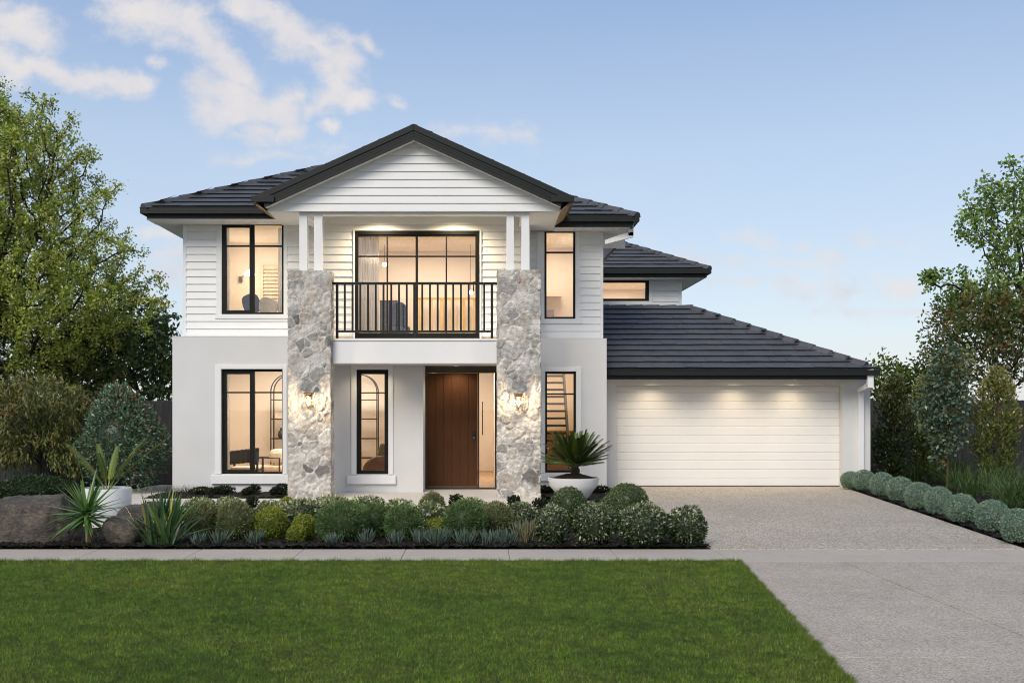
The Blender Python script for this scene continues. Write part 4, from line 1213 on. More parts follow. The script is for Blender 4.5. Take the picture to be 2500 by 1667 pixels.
x0, x1, z0, z1 = PX(642, s), PX(690, s), PZ(772, s), PZ(648, s)
for k in range(14):
    z = z0 + (z1 - z0) * k / 14
    mb.prism([(25.31, z), (25.34, z + .004), (25.37, z + (z1 - z0) / 14 + .004), (25.355, z + (z1 - z0) / 14 + .004)], 'x', x0, x1)
mb.box(x0 - .04, x0, 25.30, 25.38, z0, z1); mb.box(x1, x1 + .04, 25.30, 25.38, z0, z1)
tag(mb.build('louvre_shutter', M_cream), 'cream louvred shutter on the back wall of the upstairs bedroom', 'shutter')

# balcony room
s = F / 25.8
mb = MB(); mb.box(PX(929, s), PX(972, s), 25.6, 26.0, E(1.25), PZ(735, s)); mb.box(PX(931, s), PX(970, s), 25.58, 25.6, PZ(770, s), PZ(766, s)); mb.box(PX(931, s), PX(970, s), 25.58, 25.6, PZ(796, s), PZ(792, s))
tag(mb.build('cabinet', M_dark), 'dark display cabinet at the back of the balcony room', 'cabinet')
def blue_chair():
    s = F / 24.2; x = PX(972, s)
    t = thing('dining_chair', 'dark blue upholstered chair behind the balcony railing', 'chair', (x, 24.2, E(1.24)))
    mb = MB(); mb.prism([(x - .2, E(1.7)), (x + .2, E(1.7)), (x + .19, E(2.15)), (x + .08, E(2.24)), (x - .08, E(2.24)), (x - .19, E(2.15))], 'y', 24.16, 24.24); mb.build('backrest', M_blue, t, bevel=.03)
    mb = MB(); mb.box(x - .23, x + .23, 24.25, 24.7, E(1.62), E(1.72)); mb.build('seat', M_blue, t, bevel=.03)
    for dx in (-.19, .19):
        for dy in (24.28, 24.66):
            mb = MB(); mb.bar((x + dx, dy, E(1.24)), (x + dx, dy, E(1.62)), .03); mb.build('leg', M_wood, t)
blue_chair()
def blue_vase():
    s = F / 23.4; x = PX(972, s); z = E(1.24)
    mb = MB(); mb.lathe([(.001, 0), (.12, 0), (.21, .13), (.21, .27), (.13, .38), (.09, .41), (.10, .43), (.08, .43)], 24, (x, 23.4, z))
    tag(mb.build('floor_vase', M_blue, smooth=True), 'round dark blue floor vase behind the balcony sliding door', 'vase')
blue_vase()
mb = MB(); s = F / 26.5
mb.box(-1.6, .6, 26.40, 26.46, PZ(732, s), PZ(727, s))
for k in range(9): mb.box(-1.55 + k * .26, -1.47 + k * .26, 26.41, 26.45, E(1.24), PZ(732, s))
tag(mb.build('stair_balustrade', mat('honey_timber', (.55, .38, .14), .5, .3, .1, 5)), 'honey timber stair balustrade at the back of the balcony room', 'balustrade')
for px, py, lab in ((939, 646, 'beside the sheer curtain'), (1101, 581, 'near the ceiling on the handle side'), (1149, 714, 'low behind the sliding door handle')):
    s = F / 25.6
    mb = MB(); mb.lathe([(.001, .05), (.04, .035), (.055, 0), (.04, -.035), (.001, -.05)], 16, (PX(px, s), 25.6, PZ(py, s)))
    t = thing('globe_lamp', 'small lit globe lamp in the balcony room %s' % lab, 'lamp', (PX(px, s), 25.6, PZ(py, s)), 'globe lamps in the balcony room')
    mb.build('globe', M_lamp, t, smooth=True)
    mb = MB(); mb.tube([(PX(px, s), 25.6, PZ(py, s) + .05), (PX(px, s), 25.6, E(3.70))], .005, 6); mb.build('cord', M_blackmetal, t)
# hall and upper right room
mb = MB(); mb.box(1.42, 1.68, 26.3, 26.46, PZ(778, 103), PZ(756, 103)); tag(mb.build('side_box', mat('mauve_box', (.20, .16, .19), .7, .2, .1, 8)), 'small mauve box at the foot of the upper right window', 'box')
mb = MB(); mb.box(2.18, 2.245, 24.6, 25.3, PZ(706, 108), PZ(650, 108)); tag(mb.build('picture', mat('grey_picture', (.25, .21, .25), .6, .3, .2, 3)), 'grey picture on the side wall of the upper right room', 'picture')
mb = MB(); mb.box(1.02, 1.85, 26.1, 26.45, E(2.55), E(2.63)); mb.box(1.02, 1.85, 26.1, 26.45, E(2.0), E(2.07)); tag(mb.build('wall_shelf', M_cream), 'pair of cream wall shelves in the upper right room', 'shelf')
# open-riser stair behind the lower right window
def stair():
    t = thing('staircase', 'open tread dark staircase seen through the lower right window', 'staircase', (1.4, 23.2, .06))
    n = 14
    for k in range(n):
        z = .36 + k * .158; y = 23.25 + k * .13
        mb = MB(); mb.box(.62, 1.80, y, y + .26, z - .022, z + .022); mb.build('tread', M_dark, t)
    mb = MB(); y0, z0, y1, z1 = 23.25, .26, 23.25 + 13 * .13 + .26, .36 + 13 * .158 + .12
    mb.prism([(y0, z0 - .1), (y1, z1 - .12), (y1, z1 + .16), (y0, z0 + .16)], 'x', 1.802, 1.85); mb.build('stringer', M_dark, t)
    q = MB(); q.box(.60, 2.24, 26.0, 26.5, .06, 1.15); tag(q.build('stair_cupboard', M_wood), 'warm timber joinery below the open staircase', 'cupboard')
stair()
s = F / 26.0
mb = MB(); mb.box(PX(1178, s) - .012, PX(1178, s) + .012, 26.0, 26.03, PZ(1062, s), PZ(980, s)); tag(mb.build('wall_mirror', M_blackmetal), 'thin black wall trim in the hall beside the front door', 'mirror')
# ------------------------------------------------------------------ fences
def fence(name, x0, x1, y, zt, label, seed):
    rg = random.Random(seed); mb = MB(); x = x0; k = 0
    while x < x1:
        w = .095
        yo = -.012 if k % 2 else 0.0
        mb.box(x + .0015, min(x + w, x1) - .0015, y + yo, y + yo + .018, 0.0, zt + rg.uniform(-.004, .004)); x += w; k += 1
    t = thing(name, label, 'fence', ((x0 + x1) / 2, y, 0))
    mb.build('paling', M_fence, t)
    mb = MB()
    for z in (.35, zt - .25): mb.box(x0, x1, y + .02, y + .06, z - .04, z + .04)
    mb.build('rail', M_fence, t)
fence('fence', -15.5, -5.935, 24.0, E(.08), 'dark stained paling fence to the left of the house', 1)
fence('fence', 8.285, 17.5, 27.0, E(.10), 'dark stained paling fence to the right of the garage', 2)

# ------------------------------------------------------------------ foliage
def unit(a): return a / (np.linalg.norm(a, axis=-1, keepdims=True) + 1e-9)
def pick(rg, n, pal, jit=.18):
    cols = np.array([p[0] for p in pal]); pr = np.array([p[1] for p in pal], float)
    c = cols[rg.choice(len(pal), n, p=pr / pr.sum())]
    return np.clip(c * rg.uniform(1 - jit, 1 + jit, (n, 1)) * rg.uniform(.93, 1.07, (n, 3)), .002, 1)
def leaves(P, D, N, L, Wd, C, fold=.18):
    """diamond leaves: base P, direction D, face normal N; returns verts, faces, colours"""
    n = len(P); D = unit(D); S = unit(np.cross(D, N)); N = unit(np.cross(S, D))
    L = np.broadcast_to(np.asarray(L, float).reshape(-1, 1), (n, 1)); Wd = np.broadcast_to(np.asarray(Wd, float).reshape(-1, 1), (n, 1))
    a = P; b = P + D * L * .5 + S * Wd * .5 + N * Wd * fold; c = P + D * L; d = P + D * L * .5 - S * Wd * .5 + N * Wd * fold
    V = np.stack([a, b, c, d], 1).reshape(-1, 3)
    i = np.arange(n)[:, None] * 4
    Fq = i + np.array([[0, 1, 2, 3]])
    return V, Fq, np.repeat(C, 4, axis=0)
def rdir(rg, n): return unit(rg.normal(size=(n, 3)))
def lump_noise(D, rg, k=7, amp=1.0):
    out = np.zeros(len(D))
    for _ in range(k):
        a = rdir(rg, 1)[0]; f = rg.uniform(3, 8); out += np.sin(D @ a * f + rg.random() * 6.28)
    return amp * out / k
def uvsphere(rx, ry, rz, cz, nu=20, nv=12, zmin=0.0):
    t = np.linspace(0, 2 * pi, nu, endpoint=False); p = np.linspace(-pi / 2, pi / 2, nv)
    T, Pp = np.meshgrid(t, p)
    V = np.stack([rx * np.cos(Pp) * np.cos(T), ry * np.cos(Pp) * np.sin(T), np.maximum(cz + rz * np.sin(Pp), zmin)], -1)
    idx = np.arange(V.shape[0] * V.shape[1]).reshape(nv, nu); nx = np.roll(idx, -1, 1)
    fs = np.stack([idx[:-1], nx[:-1], nx[1:], idx[1:]], -1).reshape(-1, 4)
    return V.reshape(-1, 3), fs
def shrub_mesh(name, loc, rx, ry, h, n, L, Wd, pal, seed, lump=.05, m=None, out=.6, depth=.10, flat=.0, base=.0, core=.86, jit=.18, up=.0, patch=None, parent=None, topmix=None, taper=0.0, tuft=9):
    """clipped or loose mound: leaves spread through the outer shell of an ellipsoid, inside it a solid core coloured dark as inner shade"""
    rg = np.random.default_rng(seed)
    nt = max(30, n // tuft)                                     # leaves grow in tufts, each a little different
    gi = np.arange(nt); zi = 1 - 1.78 * (gi + .5) / nt; ph = gi * 2.399963 + seed; rr_ = np.sqrt(1 - zi ** 2)
    Dt = unit(np.stack([rr_ * np.cos(ph), rr_ * np.sin(ph), zi], -1) + rg.normal(0, .35 / math.sqrt(nt), (nt, 3)))
    ti = rg.integers(0, nt, n); sp_ = 1.5 / math.sqrt(nt)
    D = unit(Dt[ti] + rg.normal(0, sp_ * .55, (n, 3)))
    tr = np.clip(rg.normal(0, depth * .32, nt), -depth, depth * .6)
    r = 1 + lump_noise(D, rg, 9, lump * 2.2) + tr[ti] - np.abs(rg.normal(0, depth * .8, n))
    r = np.minimum(r, 1.14)
    rz = h / 2 * 1.04; cz = h / 2 + base
    P = D * r[:, None] * np.array([rx, ry, rz]) + np.array([0, 0, cz])
    P[:, :2] *= (1 - taper * np.clip(D[:, 2:3] + .15, 0, 1))
    P[:, 2] = np.maximum(P[:, 2], .015)
    dirs = unit(Dt[ti] * out + (D - Dt[ti]) / sp_ * .55 + rdir(rg, n) * (1.0 - out) + np.array([0, 0, up]))
    Nn = unit(Dt[ti] + rdir(rg, n) * .6)
    C = pick(rg, n, pal, jit)
    if topmix is not None:                      # second leaf palette on the crown's upper side
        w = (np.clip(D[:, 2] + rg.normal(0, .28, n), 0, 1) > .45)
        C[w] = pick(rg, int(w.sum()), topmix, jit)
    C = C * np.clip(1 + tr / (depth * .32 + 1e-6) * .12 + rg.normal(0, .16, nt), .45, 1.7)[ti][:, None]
    Ls = L * rg.uniform(.7, 1.25, n)
    V, Fq, Cc = leaves(P, dirs, Nn, Ls, Wd * rg.uniform(.75, 1.2, n), C)
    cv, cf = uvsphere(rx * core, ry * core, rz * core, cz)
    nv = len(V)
    Vall = np.vstack([V, cv]); Call = np.vstack([Cc, np.tile(np.mean(C, 0) * .45, (len(cv), 1))])  # core: darkened mean leaf colour, shade between the leaves painted in
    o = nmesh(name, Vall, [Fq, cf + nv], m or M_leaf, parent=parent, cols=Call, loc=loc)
    return o

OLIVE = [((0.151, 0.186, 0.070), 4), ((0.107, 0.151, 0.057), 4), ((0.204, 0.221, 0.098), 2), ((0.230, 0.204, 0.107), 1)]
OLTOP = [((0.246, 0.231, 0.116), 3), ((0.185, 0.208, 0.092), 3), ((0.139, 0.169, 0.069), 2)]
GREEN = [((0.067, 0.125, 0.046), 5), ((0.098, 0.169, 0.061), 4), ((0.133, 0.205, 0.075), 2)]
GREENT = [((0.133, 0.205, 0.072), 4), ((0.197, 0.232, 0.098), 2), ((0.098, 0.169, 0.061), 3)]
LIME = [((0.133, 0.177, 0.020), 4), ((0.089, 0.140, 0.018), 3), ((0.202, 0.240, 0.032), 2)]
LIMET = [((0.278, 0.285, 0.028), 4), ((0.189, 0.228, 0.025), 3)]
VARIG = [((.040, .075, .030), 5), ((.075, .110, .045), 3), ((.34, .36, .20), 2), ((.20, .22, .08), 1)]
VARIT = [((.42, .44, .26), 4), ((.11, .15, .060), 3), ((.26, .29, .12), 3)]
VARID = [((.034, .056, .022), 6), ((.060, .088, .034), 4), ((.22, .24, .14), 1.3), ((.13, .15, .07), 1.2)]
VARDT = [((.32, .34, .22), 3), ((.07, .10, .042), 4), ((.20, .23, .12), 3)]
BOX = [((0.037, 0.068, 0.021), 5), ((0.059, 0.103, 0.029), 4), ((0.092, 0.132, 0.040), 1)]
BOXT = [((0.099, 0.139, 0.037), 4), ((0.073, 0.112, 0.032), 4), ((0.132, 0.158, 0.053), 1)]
SILV = [((0.209, 0.308, 0.227), 4), ((0.148, 0.227, 0.164), 4), ((0.330, 0.439, 0.334), 2)]
CHALK = [((0.101, 0.146, 0.114), 4), ((0.078, 0.116, 0.092), 3), ((0.147, 0.192, 0.149), 2)]

def shrub(kind, label, cat, group, cx, w, ytop, ybase, seed, n=None, dy=0.0, name=None, ryf=1.0):
    Y = gY(ybase) + dy; s = F / Y
    rx = w / 2 / s * 1.0; h = EYE - (ytop - VY) / s
    h = max(h, .12)
    Yc = Y + rx * .5
    loc = ((cx - VX) * Yc / F, Yc, 0.0)
    rx *= Yc / Y
    a = 4 * pi * ((rx * rx * h / 2) ** (2 / 3.))
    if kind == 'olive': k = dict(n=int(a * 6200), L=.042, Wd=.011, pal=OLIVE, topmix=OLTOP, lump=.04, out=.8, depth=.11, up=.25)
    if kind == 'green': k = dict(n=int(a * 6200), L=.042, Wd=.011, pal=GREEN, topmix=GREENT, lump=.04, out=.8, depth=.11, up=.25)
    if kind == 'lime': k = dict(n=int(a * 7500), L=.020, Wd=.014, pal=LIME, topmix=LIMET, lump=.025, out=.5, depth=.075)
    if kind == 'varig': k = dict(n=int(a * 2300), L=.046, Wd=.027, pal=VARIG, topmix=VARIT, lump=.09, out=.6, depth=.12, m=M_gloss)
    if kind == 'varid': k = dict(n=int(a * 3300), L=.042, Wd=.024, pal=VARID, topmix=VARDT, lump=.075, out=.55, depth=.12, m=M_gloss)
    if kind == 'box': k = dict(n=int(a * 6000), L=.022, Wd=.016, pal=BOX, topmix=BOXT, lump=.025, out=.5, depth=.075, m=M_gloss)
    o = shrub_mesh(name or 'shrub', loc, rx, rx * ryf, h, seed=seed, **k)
    return tag(o, label, cat, group)

G1 = 'clipped shrubs in the front garden bed'
# back row of variegated mounds, then the clipped balls, then the small ones
VG = 'variegated shrubs in the front garden bed'
for cx, w, yt, yb, sd_, lab in [
    (490, 92, 1221, 1290, 1, 'cream variegated shrub behind the two leftmost olive balls'),
    (560, 84, 1219, 1288, 2, 'cream variegated shrub just left of the bare gap in the back row'),
    (664, 92, 1226, 1292, 3, 'cream variegated shrub behind the largest lime ball'),
    (740, 100, 1222, 1292, 4, 'cream variegated shrub behind the pair of small lime balls'),
    (812, 100, 1217, 1288, 5, 'cream variegated shrub between the left stone pillar and the big green ball'),
    (893, 96, 1216, 1284, 6, 'cream variegated shrub below the tall narrow porch window'),
    (975, 86, 1224, 1290, 7, 'cream variegated shrub before the left edge of the brown front door'),
    (1048, 84, 1229, 1300, 8, 'cream variegated shrub at the middle of the bed, below the front door'),
    (1152, 76, 1220, 1280, 9, 'low cream variegated shrub peeping over the green ball by the front door')]:
    shrub('varig', lab, 'shrub', VG, cx, w, yt, yb, 100 + sd_)
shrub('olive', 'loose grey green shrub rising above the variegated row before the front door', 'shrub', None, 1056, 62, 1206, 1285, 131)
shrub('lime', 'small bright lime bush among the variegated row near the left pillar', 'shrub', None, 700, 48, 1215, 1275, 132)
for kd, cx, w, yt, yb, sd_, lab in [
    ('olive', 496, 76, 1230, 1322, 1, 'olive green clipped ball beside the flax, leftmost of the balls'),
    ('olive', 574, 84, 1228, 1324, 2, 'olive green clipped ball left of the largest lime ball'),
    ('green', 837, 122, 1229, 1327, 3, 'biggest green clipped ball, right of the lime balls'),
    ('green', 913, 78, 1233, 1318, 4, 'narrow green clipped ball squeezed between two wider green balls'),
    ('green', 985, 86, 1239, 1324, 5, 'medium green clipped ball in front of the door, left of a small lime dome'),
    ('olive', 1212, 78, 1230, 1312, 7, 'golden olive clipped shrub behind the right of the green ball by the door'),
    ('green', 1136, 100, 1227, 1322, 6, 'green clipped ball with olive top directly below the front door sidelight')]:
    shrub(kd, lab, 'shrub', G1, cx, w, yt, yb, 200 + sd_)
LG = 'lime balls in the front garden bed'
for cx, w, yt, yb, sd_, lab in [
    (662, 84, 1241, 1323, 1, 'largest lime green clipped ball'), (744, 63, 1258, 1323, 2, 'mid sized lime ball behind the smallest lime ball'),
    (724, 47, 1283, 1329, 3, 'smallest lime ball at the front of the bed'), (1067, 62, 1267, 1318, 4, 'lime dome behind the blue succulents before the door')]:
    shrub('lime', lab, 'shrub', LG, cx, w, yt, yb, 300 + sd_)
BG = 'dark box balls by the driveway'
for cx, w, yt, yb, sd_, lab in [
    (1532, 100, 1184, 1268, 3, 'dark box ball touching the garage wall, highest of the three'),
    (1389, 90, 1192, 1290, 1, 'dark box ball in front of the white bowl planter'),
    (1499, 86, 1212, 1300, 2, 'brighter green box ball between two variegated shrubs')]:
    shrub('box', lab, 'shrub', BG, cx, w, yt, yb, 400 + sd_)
for cx, w, yt, yb, sd_, lab in [
    (1270, 84, 1229, 1305, 1, 'variegated shrub with yellowish flanks before the right stone pillar'),
    (1348, 80, 1238, 1332, 2, 'dark variegated shrub left of the box ball by the bowl planter'),
    (1450, 98, 1232, 1334, 3, 'dark variegated shrub in front of the bright box ball'),
    (1572, 120, 1233, 1337, 4, 'widest dark variegated shrub near the end of the bed'),
    (1677, 92, 1241, 1334, 5, 'dark variegated shrub at the driveway end of the bed')]:
    shrub('varid', lab, 'shrub', 'dark variegated shrubs by the driveway', cx, w, yt, yb, 500 + sd_)
# filler: dark ground-cover shrub at the base of the walls
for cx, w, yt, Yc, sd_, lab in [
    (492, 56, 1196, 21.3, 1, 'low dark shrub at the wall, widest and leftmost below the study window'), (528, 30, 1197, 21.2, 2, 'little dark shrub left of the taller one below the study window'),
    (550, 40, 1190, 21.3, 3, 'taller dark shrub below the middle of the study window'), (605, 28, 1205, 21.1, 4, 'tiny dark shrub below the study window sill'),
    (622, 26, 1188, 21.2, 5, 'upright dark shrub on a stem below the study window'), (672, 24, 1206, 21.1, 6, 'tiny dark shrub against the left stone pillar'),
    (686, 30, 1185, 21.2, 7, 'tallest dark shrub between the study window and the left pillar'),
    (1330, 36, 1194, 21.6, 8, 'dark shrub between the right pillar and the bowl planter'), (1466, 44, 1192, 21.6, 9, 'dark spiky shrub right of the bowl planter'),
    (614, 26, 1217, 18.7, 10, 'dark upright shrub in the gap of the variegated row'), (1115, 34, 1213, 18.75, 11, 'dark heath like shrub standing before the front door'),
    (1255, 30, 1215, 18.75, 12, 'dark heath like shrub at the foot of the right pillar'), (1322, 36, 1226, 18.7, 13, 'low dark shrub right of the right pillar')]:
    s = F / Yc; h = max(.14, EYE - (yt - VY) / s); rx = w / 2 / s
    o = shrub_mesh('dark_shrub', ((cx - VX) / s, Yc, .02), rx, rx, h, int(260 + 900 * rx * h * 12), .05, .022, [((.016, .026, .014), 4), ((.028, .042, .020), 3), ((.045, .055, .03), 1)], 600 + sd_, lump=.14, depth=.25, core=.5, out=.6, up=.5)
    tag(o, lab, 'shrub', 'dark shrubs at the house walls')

# silver balls along the driveway
SG_ = 'silver leaved balls along the driveway'
sil = None
rows = [(2076, 1168, 25, 'box of silver foliage'), (2110, 1172, 29, ''), (2155, 1183, 32, ''), (2198, 1195, 35, ''), (2244.5, 1211, 37, ''), (2293, 1223, 38, ''), (2348, 1240, 41, ''), (2422, 1259, 44, ''), (2488, 1283, 47, '')]
ordn = ['first silver ball, touching the garage corner', 'second silver ball from the garage corner', 'third silver ball from the garage corner', 'fourth silver ball from the garage corner', 'middle silver ball, fifth from the garage', 'sixth silver ball from the garage, left of the slim trunk tree line', 'third from the near end of the silver balls', 'second silver ball from the near end of the driveway row', 'nearest silver ball, cut by the picture edge']
for k, (cx, cy, r, _) in enumerate(rows):
    R0 = .26
    s = r / R0; Y = F / s
    zc = EYE - (cy - VY) / s
    # keep on the ground: choose distance so that the base sits at z = 0
    Yb_ = (EYE - R0 * .93) * F / (cy - 2 - VY); x = (cx - VX) * Yb_ / F; rr = r * .92 * Yb_ / F
    if True:
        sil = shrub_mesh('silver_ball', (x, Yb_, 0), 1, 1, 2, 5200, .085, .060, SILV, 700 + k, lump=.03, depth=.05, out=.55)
        o = sil
    else:
        o = sil.copy(); COL.objects.link(o)
        o.location = (x, Yb_, 0); o.rotation_euler = (0, 0, k * 1.3)
    jz = (1.0, .96, 1.03, .98, 1.04, .95, 1.02, .99, 1.03)[k]; o.scale = (rr * jz, rr * (2 - jz), rr * (.94 + .04 * (k % 3) / 2)); o.rotation_euler = (0, 0, k * 1.3)
    tag(o, ordn[k], 'shrub', SG_)

# blue chalk-stick succulents
def succulent(n, h, spread, seed, tip=None):
    rg = np.random.default_rng(seed); V = []; Fs = []; C = []
    cnt = 0
    for k in range(n):
        a = rg.uniform(0, 2 * pi); el = rg.uniform(.75, 1.5); L = h * rg.uniform(.5, .95)
        b = np.array([cos(a) * spread * .26 * rg.random(), sin(a) * spread * .26 * rg.random(), rg.uniform(0, h * .35)])
        d = np.array([cos(a) * cos(el), sin(a) * cos(el), sin(el)])
        up = np.array([0, 0, 1.0]); p1 = b + d * L * .5; p2 = p1 + unit(d + up * .55) * L * .5
        r0 = .0075 * rg.uniform(.8, 1.2)
        side = unit(np.cross(d, up + rg.normal(0, .05, 3))); nn = np.cross(side, d)
        for (p, r) in ((b, r0 * .8), (p1, r0), (p2, .0015)):
            for q in range(4):
                t = q * pi / 2; V.append(p + (side * cos(t) + nn * sin(t)) * r)
        for l in range(2):
            for q in range(4):
                i0 = cnt + l * 4 + q; i1 = cnt + l * 4 + (q + 1) % 4; Fs.append((i0, i1, i1 + 4, i0 + 4))
        c = pick(rg, 1, tip if (tip and rg.random() < .5) else CHALK, .2)[0]
        C += [c] * 12; cnt += 12
    return np.array(V), np.array(Fs), np.array(C)
for k, (cx, h, sp, yb, lab) in enumerate([
    (484, .20, .30, 1337, 'blue chalk stick succulent below the leftmost olive ball'), (535, .23, .34, 1337, 'blue chalk stick succulent below the gap between the olive balls'), (624, .21, .32, 1336, 'blue chalk stick succulent left of the largest lime ball foot'),
    (812, .18, .36, 1336, 'blue chalk stick succulent below the biggest green ball'), (894, .22, .26, 1334, 'upright blue chalk stick succulent between green balls'), (967, .19, .30, 1335, 'blue chalk stick succulent below the medium green ball'),
    (1028, .24, .36, 1335, 'blue chalk stick clump before the lime dome, on its left'), (1070, .26, .46, 1337, 'tallest blue chalk stick clump in front of the lime dome'), (1136, .24, .46, 1338, 'blue chalk stick clump below the green ball by the door'),
    (1196, .23, .42, 1337, 'blue chalk stick clump left of the tan tipped one'), (1236, .24, .40, 1336, 'blue chalk stick clump touching the tan tipped one')]):
    V, Fs, C = succulent(int(20 + sp * 110), h * .82, sp, 800 + k)
    x, y = gp(cx, yb - 4)
    tag(nmesh('succulent', V, [Fs], M_leaf, cols=C, loc=(x, y, .02)), lab, 'succulent', 'blue succulents along the footpath')
V, Fs, C = succulent(150, .30, .46, 830, [((.33, .27, .13), 3), ((.22, .21, .10), 2)])
x, y = gp(1282, 1330); tag(nmesh('succulent', V, [Fs], M_leaf, cols=C, loc=(x, y, .02)), 'tan tipped chalk stick clump between the blue ones and a variegated shrub', 'succulent', None)

# strap-leaved plants
def strap_leaf(base, az, el, L, w, droop, segs=7, twist=0.0):
    """returns (verts, faces) of a folded, tapering strap that bends down along its length"""
    V = []; p = np.array(base, float); e = el
    side = np.array([-sin(az + twist), cos(az + twist), 0])
    for k in range(segs + 1):
        t = k / segs
        d = np.array([cos(az) * cos(e), sin(az) * cos(e), sin(e)])
        nn = unit(np.cross(side, d)[None])[0]
        ww = w * (1 - t ** 2.2) * (.55 + .45 * min(1, t * 5)) + .002
        V += [p + side * ww / 2 + nn * ww * .12, p - nn * ww * .12, p - side * ww / 2 + nn * ww * .12]
        p = p + d * L / segs; e -= droop / segs * (.4 + 1.4 * t)
    Fq = []
    for k in range(segs):
        for j in (0, 1):
            a = k * 3 + j; Fq.append((a, a + 1, a + 4, a + 3))
    return np.array(V), np.array(Fq)
def strap_plant(name, loc, specs, m, pal, seed, parent=None, jit=.15):
    rg = np.random.default_rng(seed); Vs = []; Fs = []; Cs = []; c0 = 0
    for (b, az, el, L, w, dr, pl) in specs:
        V, Fq = strap_leaf(b, az, el, L, w, dr, twist=rg.normal(0, .25))
        Vs.append(V); Fs.append(Fq + c0); c0 += len(V)
        Cs.append(np.tile(pick(rg, 1, pl or pal, jit), (len(V), 1)))
    return nmesh(name, np.vstack(Vs), [np.vstack(Fs)], m, cols=np.vstack(Cs), loc=loc, parent=parent)
YUC = [((0.068, 0.145, 0.034), 4), ((0.103, 0.200, 0.048), 3), ((0.138, 0.235, 0.068), 1)]
rg = np.random.default_rng(5)
x, y = gp(214, 1330); zc = EYE - (1254 - VY) * y / F
t = thing('yucca', 'spiky green yucca on a short trunk beside the white cylinder pot', 'yucca', (x, y, 0))
mb = MB(); mb.tube([(x + .02, y, 0), (x, y, zc * .5), (x - .01, y, zc)], [.045, .04, .035], 10); mb.build('stem', M_bark2, t)
specs = [((x - .01, y, zc + rg.uniform(-.06, .05)), rg.uniform(0, 2 * pi), rg.uniform(-.75, 1.35), rg.uniform(.42, .62), .052, rg.uniform(.0, .4), None) for _ in range(72)]
o = strap_plant('leaf', None, specs, M_gloss, YUC, 6, None); o.parent = t; o.location = (-x, -y, 0)
x, y = gp(402, 1334)
FLX = [((0.050, 0.112, 0.037), 4), ((0.075, 0.150, 0.044), 3)]; FLY = [((.30, .30, .05), 3), ((.18, .20, .04), 2)]
specs = []
for k in range(92):
    az = rg.uniform(0, 2 * pi); el = np.clip(rg.normal(1.18, .33), .35, 1.5)
    specs.append(((x + rg.normal(0, .07), y + rg.normal(0, .07), .02), az, el, rg.uniform(.48, .78), .055, rg.uniform(.05, .5), FLY if rg.random() < .07 else None))
tag(strap_plant('flax_plant', (0, 0, 0), specs, M_gloss, FLX, 8), 'fan of broad green flax leaves with a few yellow blades next to the olive ball', 'flax')

# liriope and grasses in the right bed: one clump each
LIR = [((0.052, 0.098, 0.029), 4), ((0.078, 0.130, 0.039), 3), ((0.130, 0.169, 0.058), 1)]
kind_labels = ['dark strappy grass clump', 'arching strappy grass clump', 'tall strappy grass clump']
grs = []
for k in range(3):
    sp = []
    for j in range(120):
        az = rg.uniform(0, 2 * pi); sp.append(((rg.normal(0, .09), rg.normal(0, .09), 0), az, np.clip(rg.normal(1.1, .3), .3, 1.5), rg.uniform(.35, .62), .011, rg.uniform(.5, 1.5), None))
    grs.append(strap_plant('strappy_grass', (0, 0, 0), sp, M_leaf, LIR, 900 + k))
spots = [(2190, 1172), (2225, 1176), (2262, 1168), (2300, 1180), (2352, 1186), (2392, 1184), (2340, 1198), (2420, 1205), (2375, 1212), (2465, 1196), (2450, 1222), (2496, 1215), (2480, 1238), (2235, 1163), (2330, 1168), (2430, 1180), (2290, 1162)]
for k, (px, py) in enumerate(spots):
    o = grs[k] if k < 3 else grs[k % 3].copy()
    if k >= 3: COL.objects.link(o)
    xx, yy_ = gp(px, py); o.location = (xx, yy_, 0); o.rotation_euler = (0, 0, k * 2.1); sc_ = 1.0 + .25 * ((k * 7) % 5) / 4; o.scale = (sc_, sc_, sc_)
    tag(o, 'arching dark strappy grass clump behind the silver balls on the mulch', 'grass clump', 'strappy grasses behind the silver balls')
# small brown grass at the house corner
sp = [((rg.normal(0, .25), rg.normal(0, .08), 0), rg.uniform(0, 6.28), rg.uniform(.7, 1.5), rg.uniform(.12, .24), .006, .6, None) for _ in range(260)]
tag(strap_plant('brown_grass', (-5.75, 21.25, .03), sp, M_leaf, [((.10, .075, .05), 3), ((.06, .06, .03), 2)], 950), 'low brownish grass at the left corner of the house', 'grass clump')

